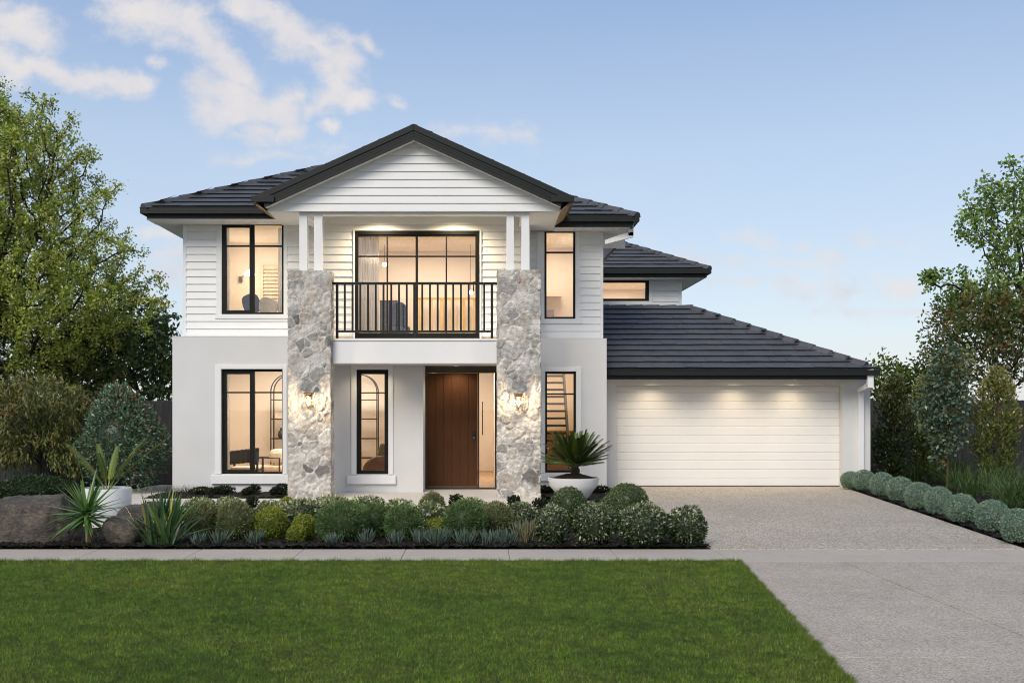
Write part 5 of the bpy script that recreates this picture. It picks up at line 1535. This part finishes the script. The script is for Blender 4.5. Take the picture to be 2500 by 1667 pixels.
# feather-leaved palms
def frond(base, az, el, L, droop, nl, ll, lw, lel, rg, segs=14):
    V = []; Fs = []; p = np.array(base, float); e = el; pts = []; ds = []
    for k in range(segs + 1):
        d = np.array([cos(az) * cos(e), sin(az) * cos(e), sin(e)]); pts.append(p.copy()); ds.append(d)
        p = p + d * L / segs; e -= droop / segs
    pts = np.array(pts); ds = np.array(ds)
    side = np.array([-sin(az), cos(az), 0])
    c = 0; r0 = .009
    for k in range(segs + 1):                                   # rachis
        r = r0 * (1 - .8 * k / segs); nn = np.cross(side, ds[k])
        V += [pts[k] + side * r, pts[k] + nn * r, pts[k] - side * r]
    for k in range(segs):
        for j in (0, 1): a = k * 3 + j; Fs.append((a, a + 1, a + 4, a + 3))
    c = len(V); ribs = c
    for k in range(nl):
        t = .18 + .82 * k / nl; f = t * segs; i = min(int(f), segs - 1); q = pts[i] + (pts[i + 1] - pts[i]) * (f - i); d = ds[i]; nn = np.cross(side, d)
        Lk = ll * (1.0 - .55 * abs(t - .5) * 1.6) * rg.uniform(.9, 1.1)
        for sg_ in (-1, 1):
            dd = unit((d * 1.0 + side * sg_ * .62 + nn * lel)[None])[0]
            w = unit(np.cross(dd, nn)[None])[0] * lw
            m_ = q + dd * Lk * .5; e_ = q + dd * Lk - np.array([0, 0, Lk * .10])
            V += [q - w * .35, q + w * .35, m_ + w * .5, e_, m_ - w * .5]
            Fs.append((c, c + 1, c + 2, c + 4)); Fs.append((c + 4, c + 2, c + 3, c + 3)); c += 5
    Fs = [f for f in Fs]
    q4 = np.array([f for f in Fs if len(set(f)) == 4]); t3 = np.array([f[:3] for f in Fs if len(set(f)) == 3])
    return np.array(V), q4, t3, ribs
def palm_leaves(parent, specs, pal, rib, seed, nl, ll, lw, lel):
    rg2 = np.random.default_rng(seed)
    for (b, az, el, L, dr) in specs:
        V, q4, t3, ribs = frond(b, az, el, L, dr, nl, ll, lw, lel, rg2)
        C = np.tile(pick(rg2, 1, pal, .2), (len(V), 1)); C[:ribs] = rib
        nmesh('frond', V, [q4, t3], M_gloss, parent=parent, cols=C)
# white cylinder pot with palm
Yp = 15.9; s = F / Yp; xp = PX(262, s); zt_ = PZ(1190, s); rp = 57 / s
t = thing('cylinder_pot', 'white cylinder pot holding a palm beside the boulders', 'pot', (xp, Yp, 0))
mb = MB(); mb.lathe([(rp * .97, 0), (rp * .985, .02), (rp, zt_ - .02), (rp - .006, zt_), (rp - .03, zt_), (rp - .035, zt_ - .06), (.001, zt_ - .06)], 48, (xp, Yp, 0)); mb.build('body', M_pot, t, smooth=True)
mb = MB(); mb.lathe([(rp - .036, zt_ - .045), (rp * .5, zt_ - .02), (.001, zt_ - .012)], 24, (xp, Yp, 0)); mb.build('soil', M_soil, t)
t = thing('palm', 'young feather palm growing in the white cylinder pot', 'palm', (xp, Yp, zt_ - .03))
sp = []
for az, el, L, dr in [(2.75, 1.05, .72, .45), (3.4, 1.3, .60, .5), (.25, 1.02, .74, .35), (.05, 1.28, .62, .5), (1.6, 1.3, .55, .5), (-1.5, 1.35, .5, .6), (2.2, 1.4, .55, .5), (.7, 1.25, .66, .4), (-2.6, 1.2, .55, .6), (-.6, 1.2, .52, .6)]:
    sp.append(((xp + .03 * cos(az), Yp + .03 * sin(az), zt_ - .03), az, el * .9, L * 1.38, dr))
palm_leaves(t, sp, [((.165, .215, .045), 3), ((.125, .18, .04), 3)], (.30, .32, .09), 41, 50, .13, .0075, .35)
# white bowl planter with cycad
Yp = 20.2; s = F / Yp; xp = PX(1400, s); zt_ = PZ(1168, s); rp = 63 / s
t = thing('bowl_planter', 'white tapered bowl planter below the lower right window', 'planter', (xp, Yp, 0))
mb = MB(); mb.lathe([(rp * .45, .0), (rp * .60, .07), (rp * .80, .20), (rp * .93, zt_ * .65), (rp, zt_), (rp - .02, zt_ + .004), (rp - .03, zt_ - .05), (.001, zt_ - .05)], 48, (xp, Yp, .02)); mb.build('body', M_pot, t, smooth=True)
mb = MB(); mb.lathe([(rp - .034, zt_ - .02), (rp * .6, zt_ + .03), (rp * .3, zt_ + .07), (.001, zt_ + .08)], 24, (xp, Yp, .02)); mb.build('soil', M_soil, t)
t = thing('cycad', 'dark green cycad with stiff feathery fronds in the white bowl planter', 'cycad', (xp, Yp, zt_ + .07))
mb = MB(); mb.lathe([(.001, 0), (.075, 0), (.09, .08), (.085, .11), (.06, .15), (.001, .17)], 14, (xp + .03, Yp, zt_ + .06)); mb.build('trunk', M_bark, t)
sp = []; rgc = np.random.default_rng(77)
for k in range(84):
    az = k * 2.39996; el = rgc.uniform(.30, 1.38); sp.append(((xp + .03 + .03 * cos(az), Yp + .03 * sin(az), zt_ + .21), az, el, rgc.uniform(.58, .76), rgc.uniform(.05, .40)))
palm_leaves(t, sp, [((.060, .098, .024), 4), ((.085, .13, .032), 3)], (.20, .22, .07), 43, 44, .125, .015, .35)

# boulders
def boulder(name, cx, cy, w, h, Y, label, seed, m=None, flat=0.0, sq=2.6, planes=(), cuts=9):
    rg = np.random.default_rng(seed); s = F / Y
    import bmesh
    bm = bmesh.new(); bmesh.ops.create_icosphere(bm, subdivisions=5, radius=1.0)
    V = np.array([v.co[:] for v in bm.verts]); Fq = np.array([[v.index for v in f.verts] for f in bm.faces]); bm.free()
    D = unit(V)
    r = (np.abs(D) ** sq).sum(1) ** (-1 / sq)
    for nrm, lim in planes:
        a = unit(np.array([nrm], float))[0]; dd = (D * r[:, None]) @ a
        r = np.where(dd > lim, r * lim / np.maximum(dd, 1e-6), r)
    for _ in range(cuts):                                     # flat cleaved faces
        a = unit((rg.normal(size=(1, 3)) * np.array([1, 1, .8])))[0]; lim = rg.uniform(.72, 1.0); dd = (D * r[:, None]) @ a
        r = np.where(dd > lim, r * lim / np.maximum(dd, 1e-6), r)
    r = r * (1 + lump_noise(D, rg, 12, .05)) * (1 + .02 * np.sin(D @ rg.normal(size=3) * 25) * np.sin(D @ rg.normal(size=3) * 31)) + rg.normal(0, .004, len(D))
    P = D * r[:, None]
    P = P / np.abs(P).max(0)
    rx, rz = w / 2 / s, h / s
    P = P * np.array([rx, rx * .8, rz / 2 * 1.15])
    o = nmesh(name, P, [Fq], m or M_rock, smooth=True, loc=(PX(cx, s), Y + rx * .6, rz / 2 * .88))
    o.rotation_euler = (0, 0, 0)
    return tag(o, label, 'boulder', 'boulders in the front garden')
boulder('boulder', 52, 0, 205, 128, 13.85, 'large brown square boulder left of the yucca at the picture edge', 3, sq=7, cuts=0, planes=[((.02, -1, .10), .62), ((.80, -.62, .12), .80), ((-.05, -.15, 1), .66), ((1, .1, .25), .86), ((.6, -.3, .75), .86)])
boulder('boulder', 288, 0, 98, 72, 13.8, 'rounded grey brown boulder between yucca and flax', 8)
boulder('boulder', 322, 0, 90, 74, 14.9, 'flat reddish boulder behind the rounded one', 12)
boulder('boulder', 368, 0, 72, 40, 17.2, 'low pale boulder in front of the side path', 15)

# loose bushes on the left
def bush(name, cx, ytop, w, h_px, Y, n, L, Wd, pal, seed, label, cat='bush', lump=.12, m=None, depth=.22, topmix=None, zb=0.0, up=.2, core=.72, ryf=.8, taper=0.0):
    s = F / Y
    z1 = EYE - (ytop - VY) / s; hh = h_px / s
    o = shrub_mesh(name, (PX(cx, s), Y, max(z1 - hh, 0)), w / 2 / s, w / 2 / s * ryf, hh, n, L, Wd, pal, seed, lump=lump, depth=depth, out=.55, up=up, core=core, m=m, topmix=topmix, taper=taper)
    return tag(o, label, cat)
PHOT = [((0.054, 0.112, 0.064), 5), ((0.087, 0.164, 0.091), 4), ((0.167, 0.270, 0.184), 1.6), ((0.186, 0.083, 0.043), 1.2)]
PHOTT = [((0.180, 0.088, 0.045), 2), ((0.073, 0.152, 0.085), 3), ((0.140, 0.252, 0.171), 2)]
bush('glossy_bush', 288, 958, 232, 258, 21.9, 13000, .075, .034, PHOT, 51, 'large glossy dark bush with reddish tips against the left fence', m=M_gloss, topmix=PHOTT, lump=.22, taper=.45, core=.5)
bush('round_bush', 88, 1163, 190, 70, 17.5, 5200, .045, .022, [((.020, .042, .014), 4), ((.032, .060, .020), 4)], 52, 'low rounded dark green bush behind the large boulder', lump=.08)

# ------------------------------------------------------------------ trees
def colonize(att, roots, step, di, dk, iters, rg, bias=(0, 0, .05)):
    nodes = [np.array(r) for r in roots]; par = [-1] + list(range(len(roots) - 1))
    nd = np.full(len(att), 1e9); ni = np.zeros(len(att), int); alive = np.ones(len(att), bool)
    def upd(i0):
        Pn = np.array(nodes[i0:])
        for c in range(0, len(Pn), 400):
            dd = np.linalg.norm(att[:, None] - Pn[None, c:c + 400], axis=2); j = dd.argmin(1); d = dd[np.arange(len(att)), j]
            b = d < nd; nd[b] = d[b]; ni[b] = j[b] + i0 + c
    upd(0)
    for it in range(iters):
        act = alive & (nd < di)
        if not act.any():
            act = alive & (nd <= nd[alive].min() + .5) if alive.any() else act
            if not act.any(): break
        idx = ni[act]; Pn = np.array(nodes)
        v = unit(att[act] - Pn[idx]); acc = np.zeros((len(nodes), 3)); np.add.at(acc, idx, v)
        g_ = np.unique(idx); i0 = len(nodes)
        for k in g_:
            d = unit((unit(acc[k][None]) + np.array(bias) + rg.normal(0, .16, 3)))[0]
            nodes.append(nodes[k] + d * step); par.append(k)
        upd(i0); alive &= nd > dk
        if len(nodes) > 9000 or not alive.any(): break
    return np.array(nodes), np.array(par)
def tree(name, label, roots, ells, natt, step, seed, leafspec, trunk_r=.18, tip_r=.006, bark=None, group=None, expo=2.3, mleaf=None):
    """roots: polyline of the trunk; ells: crown ellipsoids (centre, radii); leafspec: dict"""
    rg = np.random.default_rng(seed)
    att = []
    vol = np.array([e[1][0] * e[1][1] * e[1][2] for e in ells]); cnt = (natt * vol / vol.sum()).astype(int)
    for (c, r), n in zip(ells, cnt):
        u = rdir(rg, n) * (rg.random((n, 1)) ** .42)
        att.append(np.array(c) + u * np.array(r))
    att = np.vstack(att)
    N, par = colonize(att, roots, step, 1.6, step * 1.15, 140, rg)
    tips = np.zeros(len(N)); child = np.zeros(len(N), int)
    for i in range(len(N) - 1, 0, -1):
        if child[i] == 0: tips[i] = 1
        tips[par[i]] += tips[i]; child[par[i]] += 1
    if tips[0] == 0: tips[0] = 1
    rad = np.maximum(tip_r * np.maximum(tips, 1) ** (1 / expo), tip_r); rad *= min(1.0, trunk_r / rad[0]) if rad[0] > trunk_r else 1
    t = thing(name, label, 'tree', tuple(np.array(roots[0])), group)
    i = np.arange(1, len(N)); a, b = N[par[i]], N[i]; ra, rb = np.minimum(rad[par[i]], rad[i] * 1.5), rad[i]
    d = unit(b - a); up = np.where(np.abs(d[:, 2:3]) < .9, np.array([[0, 0, 1.0]]), np.array([[0, 1.0, 0]]))
    s1 = unit(np.cross(d, up)); s2 = np.cross(s1, d); ks = 5; V = []
    for (p, r) in ((a - d * .01, ra), (b, rb)):
        for k in range(ks): th = 2 * pi * k / ks; V.append(p + (s1 * cos(th) + s2 * sin(th)) * r[:, None])
    V = np.stack(V, 1).reshape(-1, 3); off = (np.arange(len(i)) * 2 * ks)[:, None]
    Fq = np.concatenate([off + np.array([[k, (k + 1) % ks, ks + (k + 1) % ks, ks + k]]) for k in range(ks)])
    nmesh('trunk', V, [Fq], bark or M_bark, parent=t, smooth=True)
    ls = leafspec
    thin = np.where((tips <= ls.get('maxtips', 3)) & (np.arange(len(N)) > len(roots)))[0]
    k = ls['per']; P0 = np.repeat(N[thin], k, 0); n = len(P0)
    drt = np.repeat(unit(N[thin] - N[par[thin]]), k, 0)
    P = P0 + rg.normal(0, ls['spread'], (n, 3))
    Dl = unit(drt * ls.get('along', .4) + rdir(rg, n) + np.array([0, 0, ls.get('droop', .0)]))
    cl = np.repeat(pick(rg, len(thin), ls['pal'], .22), k, 0) * .6 + pick(rg, n, ls['pal'], .2) * .4
    V, Fq, C = leaves(P, Dl, rdir(rg, n) + np.array([0, 0, .8]), ls['L'] * rg.uniform(.7, 1.2, n), ls['W'] * rg.uniform(.75, 1.2, n), cl)
    nmesh('crown', V, [Fq], mleaf or M_leaf, parent=t, cols=C)
    return t
def ell(px, py, rx, ry, Y, dep): s = F / Y; return ((PX(px, s), Y, PZ(py, s)), (rx / s, dep, ry / s))

SPRING = [((0.352, 0.410, 0.077), 4), ((0.273, 0.338, 0.067), 4), ((0.457, 0.482, 0.116), 2), ((0.222, 0.253, 0.058), 2)]
Y = 28.5
tree('spring_tree', 'large tree with fresh lime green tufts on dark branches behind the left fence',
     [(-13.2, Y, 0), (-13.1, Y, .8), (-12.9, Y, 1.6), (-12.7, Y - .1, 2.2)],
     [ell(-60, 500, 280, 260, Y, 2.8), ell(20, 735, 330, 200, Y, 2.6), ell(140, 650, 170, 180, Y, 2.0), ell(70, 390, 150, 120, Y, 1.6), ell(-60, 320, 150, 120, Y, 1.6)] + [ell(a, b, c, c * 1.05, Y + (q % 3 - 1) * .6, c / 94) for q, (a, b, c) in enumerate([(20, 225, 38), (70, 240, 30), (125, 262, 36), (160, 300, 40), (205, 335, 34), (222, 400, 44), (258, 452, 40), (250, 512, 40), (285, 565, 40), (325, 615, 44), (300, 660, 50), (362, 690, 42), (398, 752, 36), (350, 770, 50), (200, 480, 60), (240, 600, 60)])] + [ell(120, 700, 120, 120, Y - 1.8, 1.0)],
     4300, .235, 11, dict(per=46, spread=.085, L=.088, W=.052, pal=SPRING, maxtips=2, along=.6), trunk_r=.28, tip_r=.0105)
Y = 32
tree('broadleaf_tree', 'dark broad leaved tree between the left fence and the house',
     [(-9.6, Y, 0), (-9.6, Y, 1.2)], [ell(345, 885, 105, 165, Y, 1.6), ell(250, 880, 150, 140, Y, 1.6), ell(390, 800, 40, 55, Y, .8)], 800, .30, 12,
     dict(per=22, spread=.17, L=.24, W=.10, pal=[((.052, .095, .024), 4), ((.085, .140, .031), 4), ((.145, .175, .036), 1.5)], maxtips=4, droop=-.4), trunk_r=.2, tip_r=.009, mleaf=M_gloss)
Y = 30
tree('understory_tree', 'olive green tree filling the space under the large spring tree',
     [(-11.5, Y, 0), (-11.5, Y, .8)], [ell(90, 900, 230, 110, Y, 1.5), ell(-30, 860, 130, 150, Y, 1.5), ell(240, 860, 120, 100, Y, 1.2)], 900, .30, 13,
     dict(per=30, spread=.18, L=.13, W=.06, pal=[((.095, .128, .036), 4), ((.140, .172, .05), 3), ((.20, .22, .07), 1)], maxtips=4), trunk_r=.16, tip_r=.008)
Y = 22.6; s = F / Y
tree('cherry_tree', 'small olive tinted cherry with drooping leaves and brown trunk before the left fence',
     [(PX(97, s), Y, 0), (PX(96, s), Y, .55), (PX(100, s), Y, 1.0)],
     [ell(70, 985, 150, 78, Y, 1.1), ell(30, 1060, 120, 70, Y, .9), ell(140, 1080, 85, 62, Y, .7), ell(190, 1015, 45, 42, Y, .6), ell(15, 1110, 70, 45, Y - .3, .5), ell(165, 1130, 50, 34, Y - .3, .4), ell(-10, 960, 90, 60, Y, .8)], 760, .17, 14,
     dict(per=36, spread=.075, L=.125, W=.034, pal=[((.19, .185, .055), 3), ((.115, .15, .048), 4), ((.25, .235, .085), 1.4), ((.17, .115, .05), .5)], maxtips=3, droop=-1.2, along=.4), trunk_r=.085, tip_r=.005, bark=M_bark)
# right side
MAP = [((0.159, 0.246, 0.061), 4), ((0.220, 0.328, 0.079), 3), ((0.110, 0.175, 0.047), 3), ((0.318, 0.421, 0.130), 1)]
Y = 30
tree('maple_tree', 'tall green maple rising at the right edge behind the fence',
     [(PX(2560, 90), Y, 0), (PX(2555, 90), Y, 2.2), (PX(2545, 90), Y, 3.0)],
     [ell(2510, 545, 165, 120, Y, 1.8), ell(2480, 470, 105, 60, Y, 1.2), ell(2370, 520, 40, 40, Y, .6), ell(2365, 585, 40, 26, Y, .6), ell(2425, 440, 26, 28, Y, .5), ell(2285, 705, 34, 24, Y, .5), ell(2480, 400, 40, 36, Y, .5), ell(2360, 480, 40, 36, Y, .5), ell(2480, 745, 190, 95, Y, 1.8), ell(2345, 700, 70, 40, Y, .8), ell(2330, 650, 25, 20, Y, .5), ell(2500, 650, 110, 90, Y, 1.4)],
     1150, .24, 15, dict(per=17, spread=.095, L=.12, W=.095, pal=MAP, maxtips=3, along=.5), trunk_r=.22, tip_r=.0085)
Y = 28.6
tree('copper_tree', 'dark tree with scattered coppery leaves below the maple',
     [(PX(2440, 94), Y, 0), (PX(2440, 94), Y, 1.2)], [ell(2440, 830, 175, 130, Y, 1.4), ell(2340, 850, 90, 90, Y, 1.2), ell(2310, 790, 50, 50, Y, .7)], 900, .26, 16,
     dict(per=26, spread=.16, L=.13, W=.065, pal=[((.070, .100, .030), 5), ((.110, .138, .042), 3), ((.24, .085, .024), .7), ((.15, .11, .045), .7)], maxtips=4), trunk_r=.15, tip_r=.008)
Y = 29.5
tree('fence_line_tree', 'leafy green bushy tree showing above the fence beside the garage roof',
     [(PX(2205, 91), Y, 0), (PX(2205, 91), Y, .8)], [ell(2160, 945, 60, 70, Y, .9), ell(2245, 945, 75, 65, Y, .9), ell(2150, 895, 20, 24, Y, .4), ell(2300, 930, 60, 70, Y, .9)], 420, .24, 17,
     dict(per=30, spread=.15, L=.15, W=.075, pal=[((.060, .100, .022), 4), ((.090, .138, .031), 3), ((.19, .18, .036), .7)], maxtips=4), trunk_r=.12, tip_r=.008)
Y = 23.2; s = F / Y
PEAR = [((0.078, 0.133, 0.082), 4), ((0.118, 0.187, 0.118), 3), ((0.055, 0.094, 0.055), 2), ((0.265, 0.218, 0.055), .9)]
tree('pear_tree', 'slender pear tree with grey green leaves and bare pale trunk in the right bed',
     [(PX(2312, s), Y, 0), (PX(2313, s), Y, .45), (PX(2315, s), Y, .8)],
     [ell(2320, 950, 50, 120, Y, .45), ell(2330, 890, 42, 52, Y, .4), ell(2312, 1045, 45, 60, Y, .4), ell(2300, 1100, 36, 34, Y, .3), ell(2275, 1000, 40, 70, Y, .35)], 620, .12, 18,
     dict(per=17, spread=.075, L=.095, W=.062, pal=PEAR, maxtips=5, droop=-.5), trunk_r=.035, tip_r=.004, bark=M_bark2, mleaf=M_gloss)
YG_ = [((0.114, 0.146, 0.036), 4), ((0.073, 0.106, 0.026), 4), ((0.211, 0.211, 0.057), 2)]
YGT = [((0.265, 0.265, 0.094), 3), ((0.172, 0.196, 0.062), 3), ((0.312, 0.234, 0.062), 1)]
def column(cx, w, yt, yb, Y, seed, label, pal, top):
    s = F / Y; h = EYE - (yt - VY) / s; rx = w / 2 / s
    t = thing('columnar_shrub', label, 'columnar shrub', (PX(cx, s), Y, 0), 'columnar shrubs before the right fence')
    rg = np.random.default_rng(seed); nc = 170; per = 46; n = nc * per
    uc = rg.random(nc) ** .85; ac = rg.uniform(0, 6.28, nc)
    prof = rx * np.clip(np.sin(np.clip(uc, 0, 1) ** .8 * pi) ** .5, .16, 1) * rg.uniform(.55, 1.18, nc)
    rc2 = prof * np.sqrt(rg.random(nc)) ** .8
    cc = np.stack([rc2 * np.cos(ac), rc2 * np.sin(ac), h * (.06 + .90 * uc)], -1)
    off = rg.normal(0, 1, (n, 3)) * np.array([.042, .042, .085]) * rg.uniform(.7, 1.3, (nc, 1)).repeat(per, 0)
    Pl = np.repeat(cc, per, 0) + off
    u = np.clip(Pl[:, 2] / h, 0, 1); Pl[:, 2] = np.clip(Pl[:, 2], .03, h * 1.03); a = np.arctan2(Pl[:, 1], Pl[:, 0])
    P = Pl + np.array([PX(cx, s), Y, 0])
    D = unit(np.stack([np.cos(a) * .6, np.sin(a) * .6, np.full(n, .9)], -1) + rg.normal(0, .45, (n, 3)))
    C = pick(rg, n, pal, .22); k = rg.random(n) < np.clip((u - .35) * 1.6, 0, 1); C[k] = pick(rg, int(k.sum()), top, .22)
    V, Fq, Cc = leaves(P, D, rdir(rg, n), .082 * rg.uniform(.7, 1.2, n), .036, C)
    nmesh('foliage', V, [Fq], M_gloss, parent=t, cols=Cc)
    mb = MB(); x = PX(cx, s)
    mb.tube([(x, Y, 0), (x + .02, Y, h * .5), (x, Y, h * .92)], [.02, .014, .004], 6)
    for j in range(14):
        zz = h * (.15 + .05 * j); aa = j * 2.4; mb.tube([(x, Y, zz), (x + cos(aa) * rx * .7, Y + sin(aa) * rx * .7, zz + .3)], [.007, .003], 5)
    mb.build('stem', M_bark2, t)
column(2184, 98, 922, 1160, 24.9, 61, 'pale tipped columnar shrub nearest the garage', [((.020, .036, .012), 4), ((.034, .052, .016), 3), ((.06, .075, .02), 1)], [((.12, .13, .055), 3), ((.07, .085, .028), 3)])
column(2260, 74, 912, 1150, 25.6, 62, 'yellowish columnar shrub just behind the pear tree', YG_, YGT)
column(2436, 118, 904, 1180, 23.6, 63, 'golden green columnar shrub at the right edge of the picture', YG_, YGT)

# ------------------------------------------------------------------ mulch chips and lawn blades (uncountable)
rg = np.random.default_rng(99)
def inpoly(px_, py_, poly):
    ins = np.zeros(len(px_), bool); n = len(poly); j = n - 1
    for i in range(n):
        xi, yi = poly[i]; xj, yj = poly[j]
        ins ^= ((yi > py_) != (yj > py_)) & (px_ < (xj - xi) * (py_ - yi) / (yj - yi + 1e-12) + xi); j = i
    return ins
x = np.concatenate([rg.uniform(-10, 4, 60000), rg.uniform(6.5, 12, 26000)]); y = np.concatenate([13.56 + 5 * rg.random(60000) ** 1.6, rg.uniform(14.2, 24, 26000)])
k = inpoly(x, y, FRONT_BED) | inpoly(x, y, RIGHT_BED)
x, y = x[k], y[k]; n = len(x)
P = np.stack([x, y, .018 + rg.random(n) * .028], -1)
C = pick(rg, n, [((.014, .011, .009), 5), ((.030, .023, .017), 3), ((.055, .040, .028), 1), ((.11, .09, .07), .12)], .3)
D = rdir(rg, n) * np.array([1, 1, .35]); V, Fq, Cc = leaves(P, D, rdir(rg, n) * .5 + np.array([0, 0, 1]), .05 * rg.uniform(.5, 1.4, n), .02 * rg.uniform(.6, 1.5, n), C, .05)
tag(nmesh('mulch', V, [Fq], M_leaf, cols=Cc), 'dark bark mulch chips over the garden beds', 'mulch', kind='stuff')

def lawn_blades(n, poly, h, w, seed):
    rg = np.random.default_rng(seed)
    xs = [p[0] for p in poly]; ys = [p[1] for p in poly]
    # nearer the camera more blades per square metre
    u = rg.random(n); y = min(ys) + (max(ys) - min(ys)) * u ** 1.15; x = rg.uniform(min(xs), max(xs), n)
    k = inpoly(x, y, poly) & (x > -.62 * y - 1.6); x, y = x[k], y[k]; n = len(x)
    a = rg.uniform(0, 6.28, n); el = np.clip(rg.normal(.62, .38, n), .08, 1.45); L = h * rg.uniform(.5, 1.3, n)
    d = np.stack([np.cos(a) * np.cos(el), np.sin(a) * np.cos(el), np.sin(el)], -1)
    b = rg.uniform(0, 6.28, n); sd_ = np.stack([np.cos(b), np.sin(b), np.zeros(n)], -1) * (w * rg.uniform(.6, 1.2, n))[:, None]
    P = np.stack([x, y, np.full(n, -.004)], -1)
    V = np.stack([P - sd_ * .5, P + sd_ * .5, P + d * L[:, None]], 1).reshape(-1, 3)
    Fq = np.arange(n * 3).reshape(-1, 3)
    def pn(f, sd0):
        r2 = np.random.default_rng(sd0); o = np.zeros(n)
        for q in range(6): t = r2.uniform(0, pi); ff = f * r2.uniform(.5, 2.2); o += np.sin((x * cos(t) + y * sin(t)) * ff + r2.random() * 6.28)
        return o / 6
    patch = pn(2.2, 1) + .6 * pn(7, 2)
    C = pick(rg, n, [((.100, .182, .018), 5), ((.145, .232, .027), 4), ((.060, .118, .013), 3), ((.20, .22, .045), 1.2), ((.30, .25, .11), .6)], .30)
    # small tussocks a few centimetres across, some lush, some thin
    hsh = lambda q, w: np.modf(np.abs(np.sin(np.floor(x / q + .35 * np.sin(y * 21)) * 12.9898 + np.floor(y / q + .35 * np.sin(x * 17)) * 78.233 + w) * 43758.5453))[0]
    tus = .55 * hsh(.045, 1.0) + .45 * hsh(.11, 2.0)
    C = C * (.50 + 1.0 * tus)[:, None]
    V3 = V.reshape(-1, 3, 3); V3[:, 2, 2] *= (.6 + .8 * tus); V = V3.reshape(-1, 3)
    C = C * (1 + .34 * patch[:, None] * np.array([1.25, .85, 1.0]))
    dry = patch + rg.normal(0, .35, n) > .62
    C[dry] = C[dry] * .55 + np.array([.10, .085, .03]) * .45
    tag(nmesh('grass', V, [Fq], M_grass, cols=np.repeat(np.clip(C, .003, 1), 3, 0)), 'short mown green lawn grass up to the footpath', 'grass', kind='stuff')
LP = [(-9, 6.2), (le1[0] + (le0[0] - le1[0]) * (6.2 - 3) / (Y_PN - 3) + .01, 6.2), (le0[0] + .01, Y_PN + .02), (-9, Y_PN + .02)]
lawn_blades(1050000, LP, .030, .0042, 4)
# longer stray blades hanging over the lawn's edges
def edge_fringe(p, q, n, seed):
    rg = np.random.default_rng(seed); t = rg.random(n); p, q = np.array(p), np.array(q)
    e = unit((q - p)[None])[0]; nrm = np.array([e[1], -e[0]])
    if seed % 2: nrm = -nrm
    clump = .5 + .5 * np.sin(t * 61) * np.sin(t * 173 + 2)
    P = p + (q - p) * t[:, None] + nrm * (rg.normal(0, .012, n) + .012 * clump)[:, None]
    d = np.stack([nrm[0] + rg.normal(0, .8, n), nrm[1] + rg.normal(0, .8, n), rg.uniform(.2, 1.6, n)], -1); d = unit(d)
    L = .05 * rg.uniform(.5, 1.4, n) * (.7 + .6 * clump); b = rg.uniform(0, 6.28, n); sd_ = np.stack([np.cos(b), np.sin(b), np.zeros(n)], -1) * .0028
    P3 = np.concatenate([P, np.full((n, 1), -.004)], 1)
    V = np.stack([P3 - sd_, P3 + sd_, P3 + d * L[:, None]], 1).reshape(-1, 3)
    C = pick(rg, n, [((.085, .140, .022), 5), ((.120, .180, .032), 4), ((.20, .215, .055), 1.3), ((.27, .22, .10), .5)], .25)
    tag(nmesh('edge_grass', V, [np.arange(n * 3).reshape(-1, 3)], M_grass, cols=np.repeat(C, 3, 0)), 'stray grass blades leaning over the lawn edge', 'grass', kind='stuff')
edge_fringe((-7, Y_PN - .02), (le0[0], Y_PN - .02), 16000, 3)
edge_fringe(le1, le0, 16000, 8)
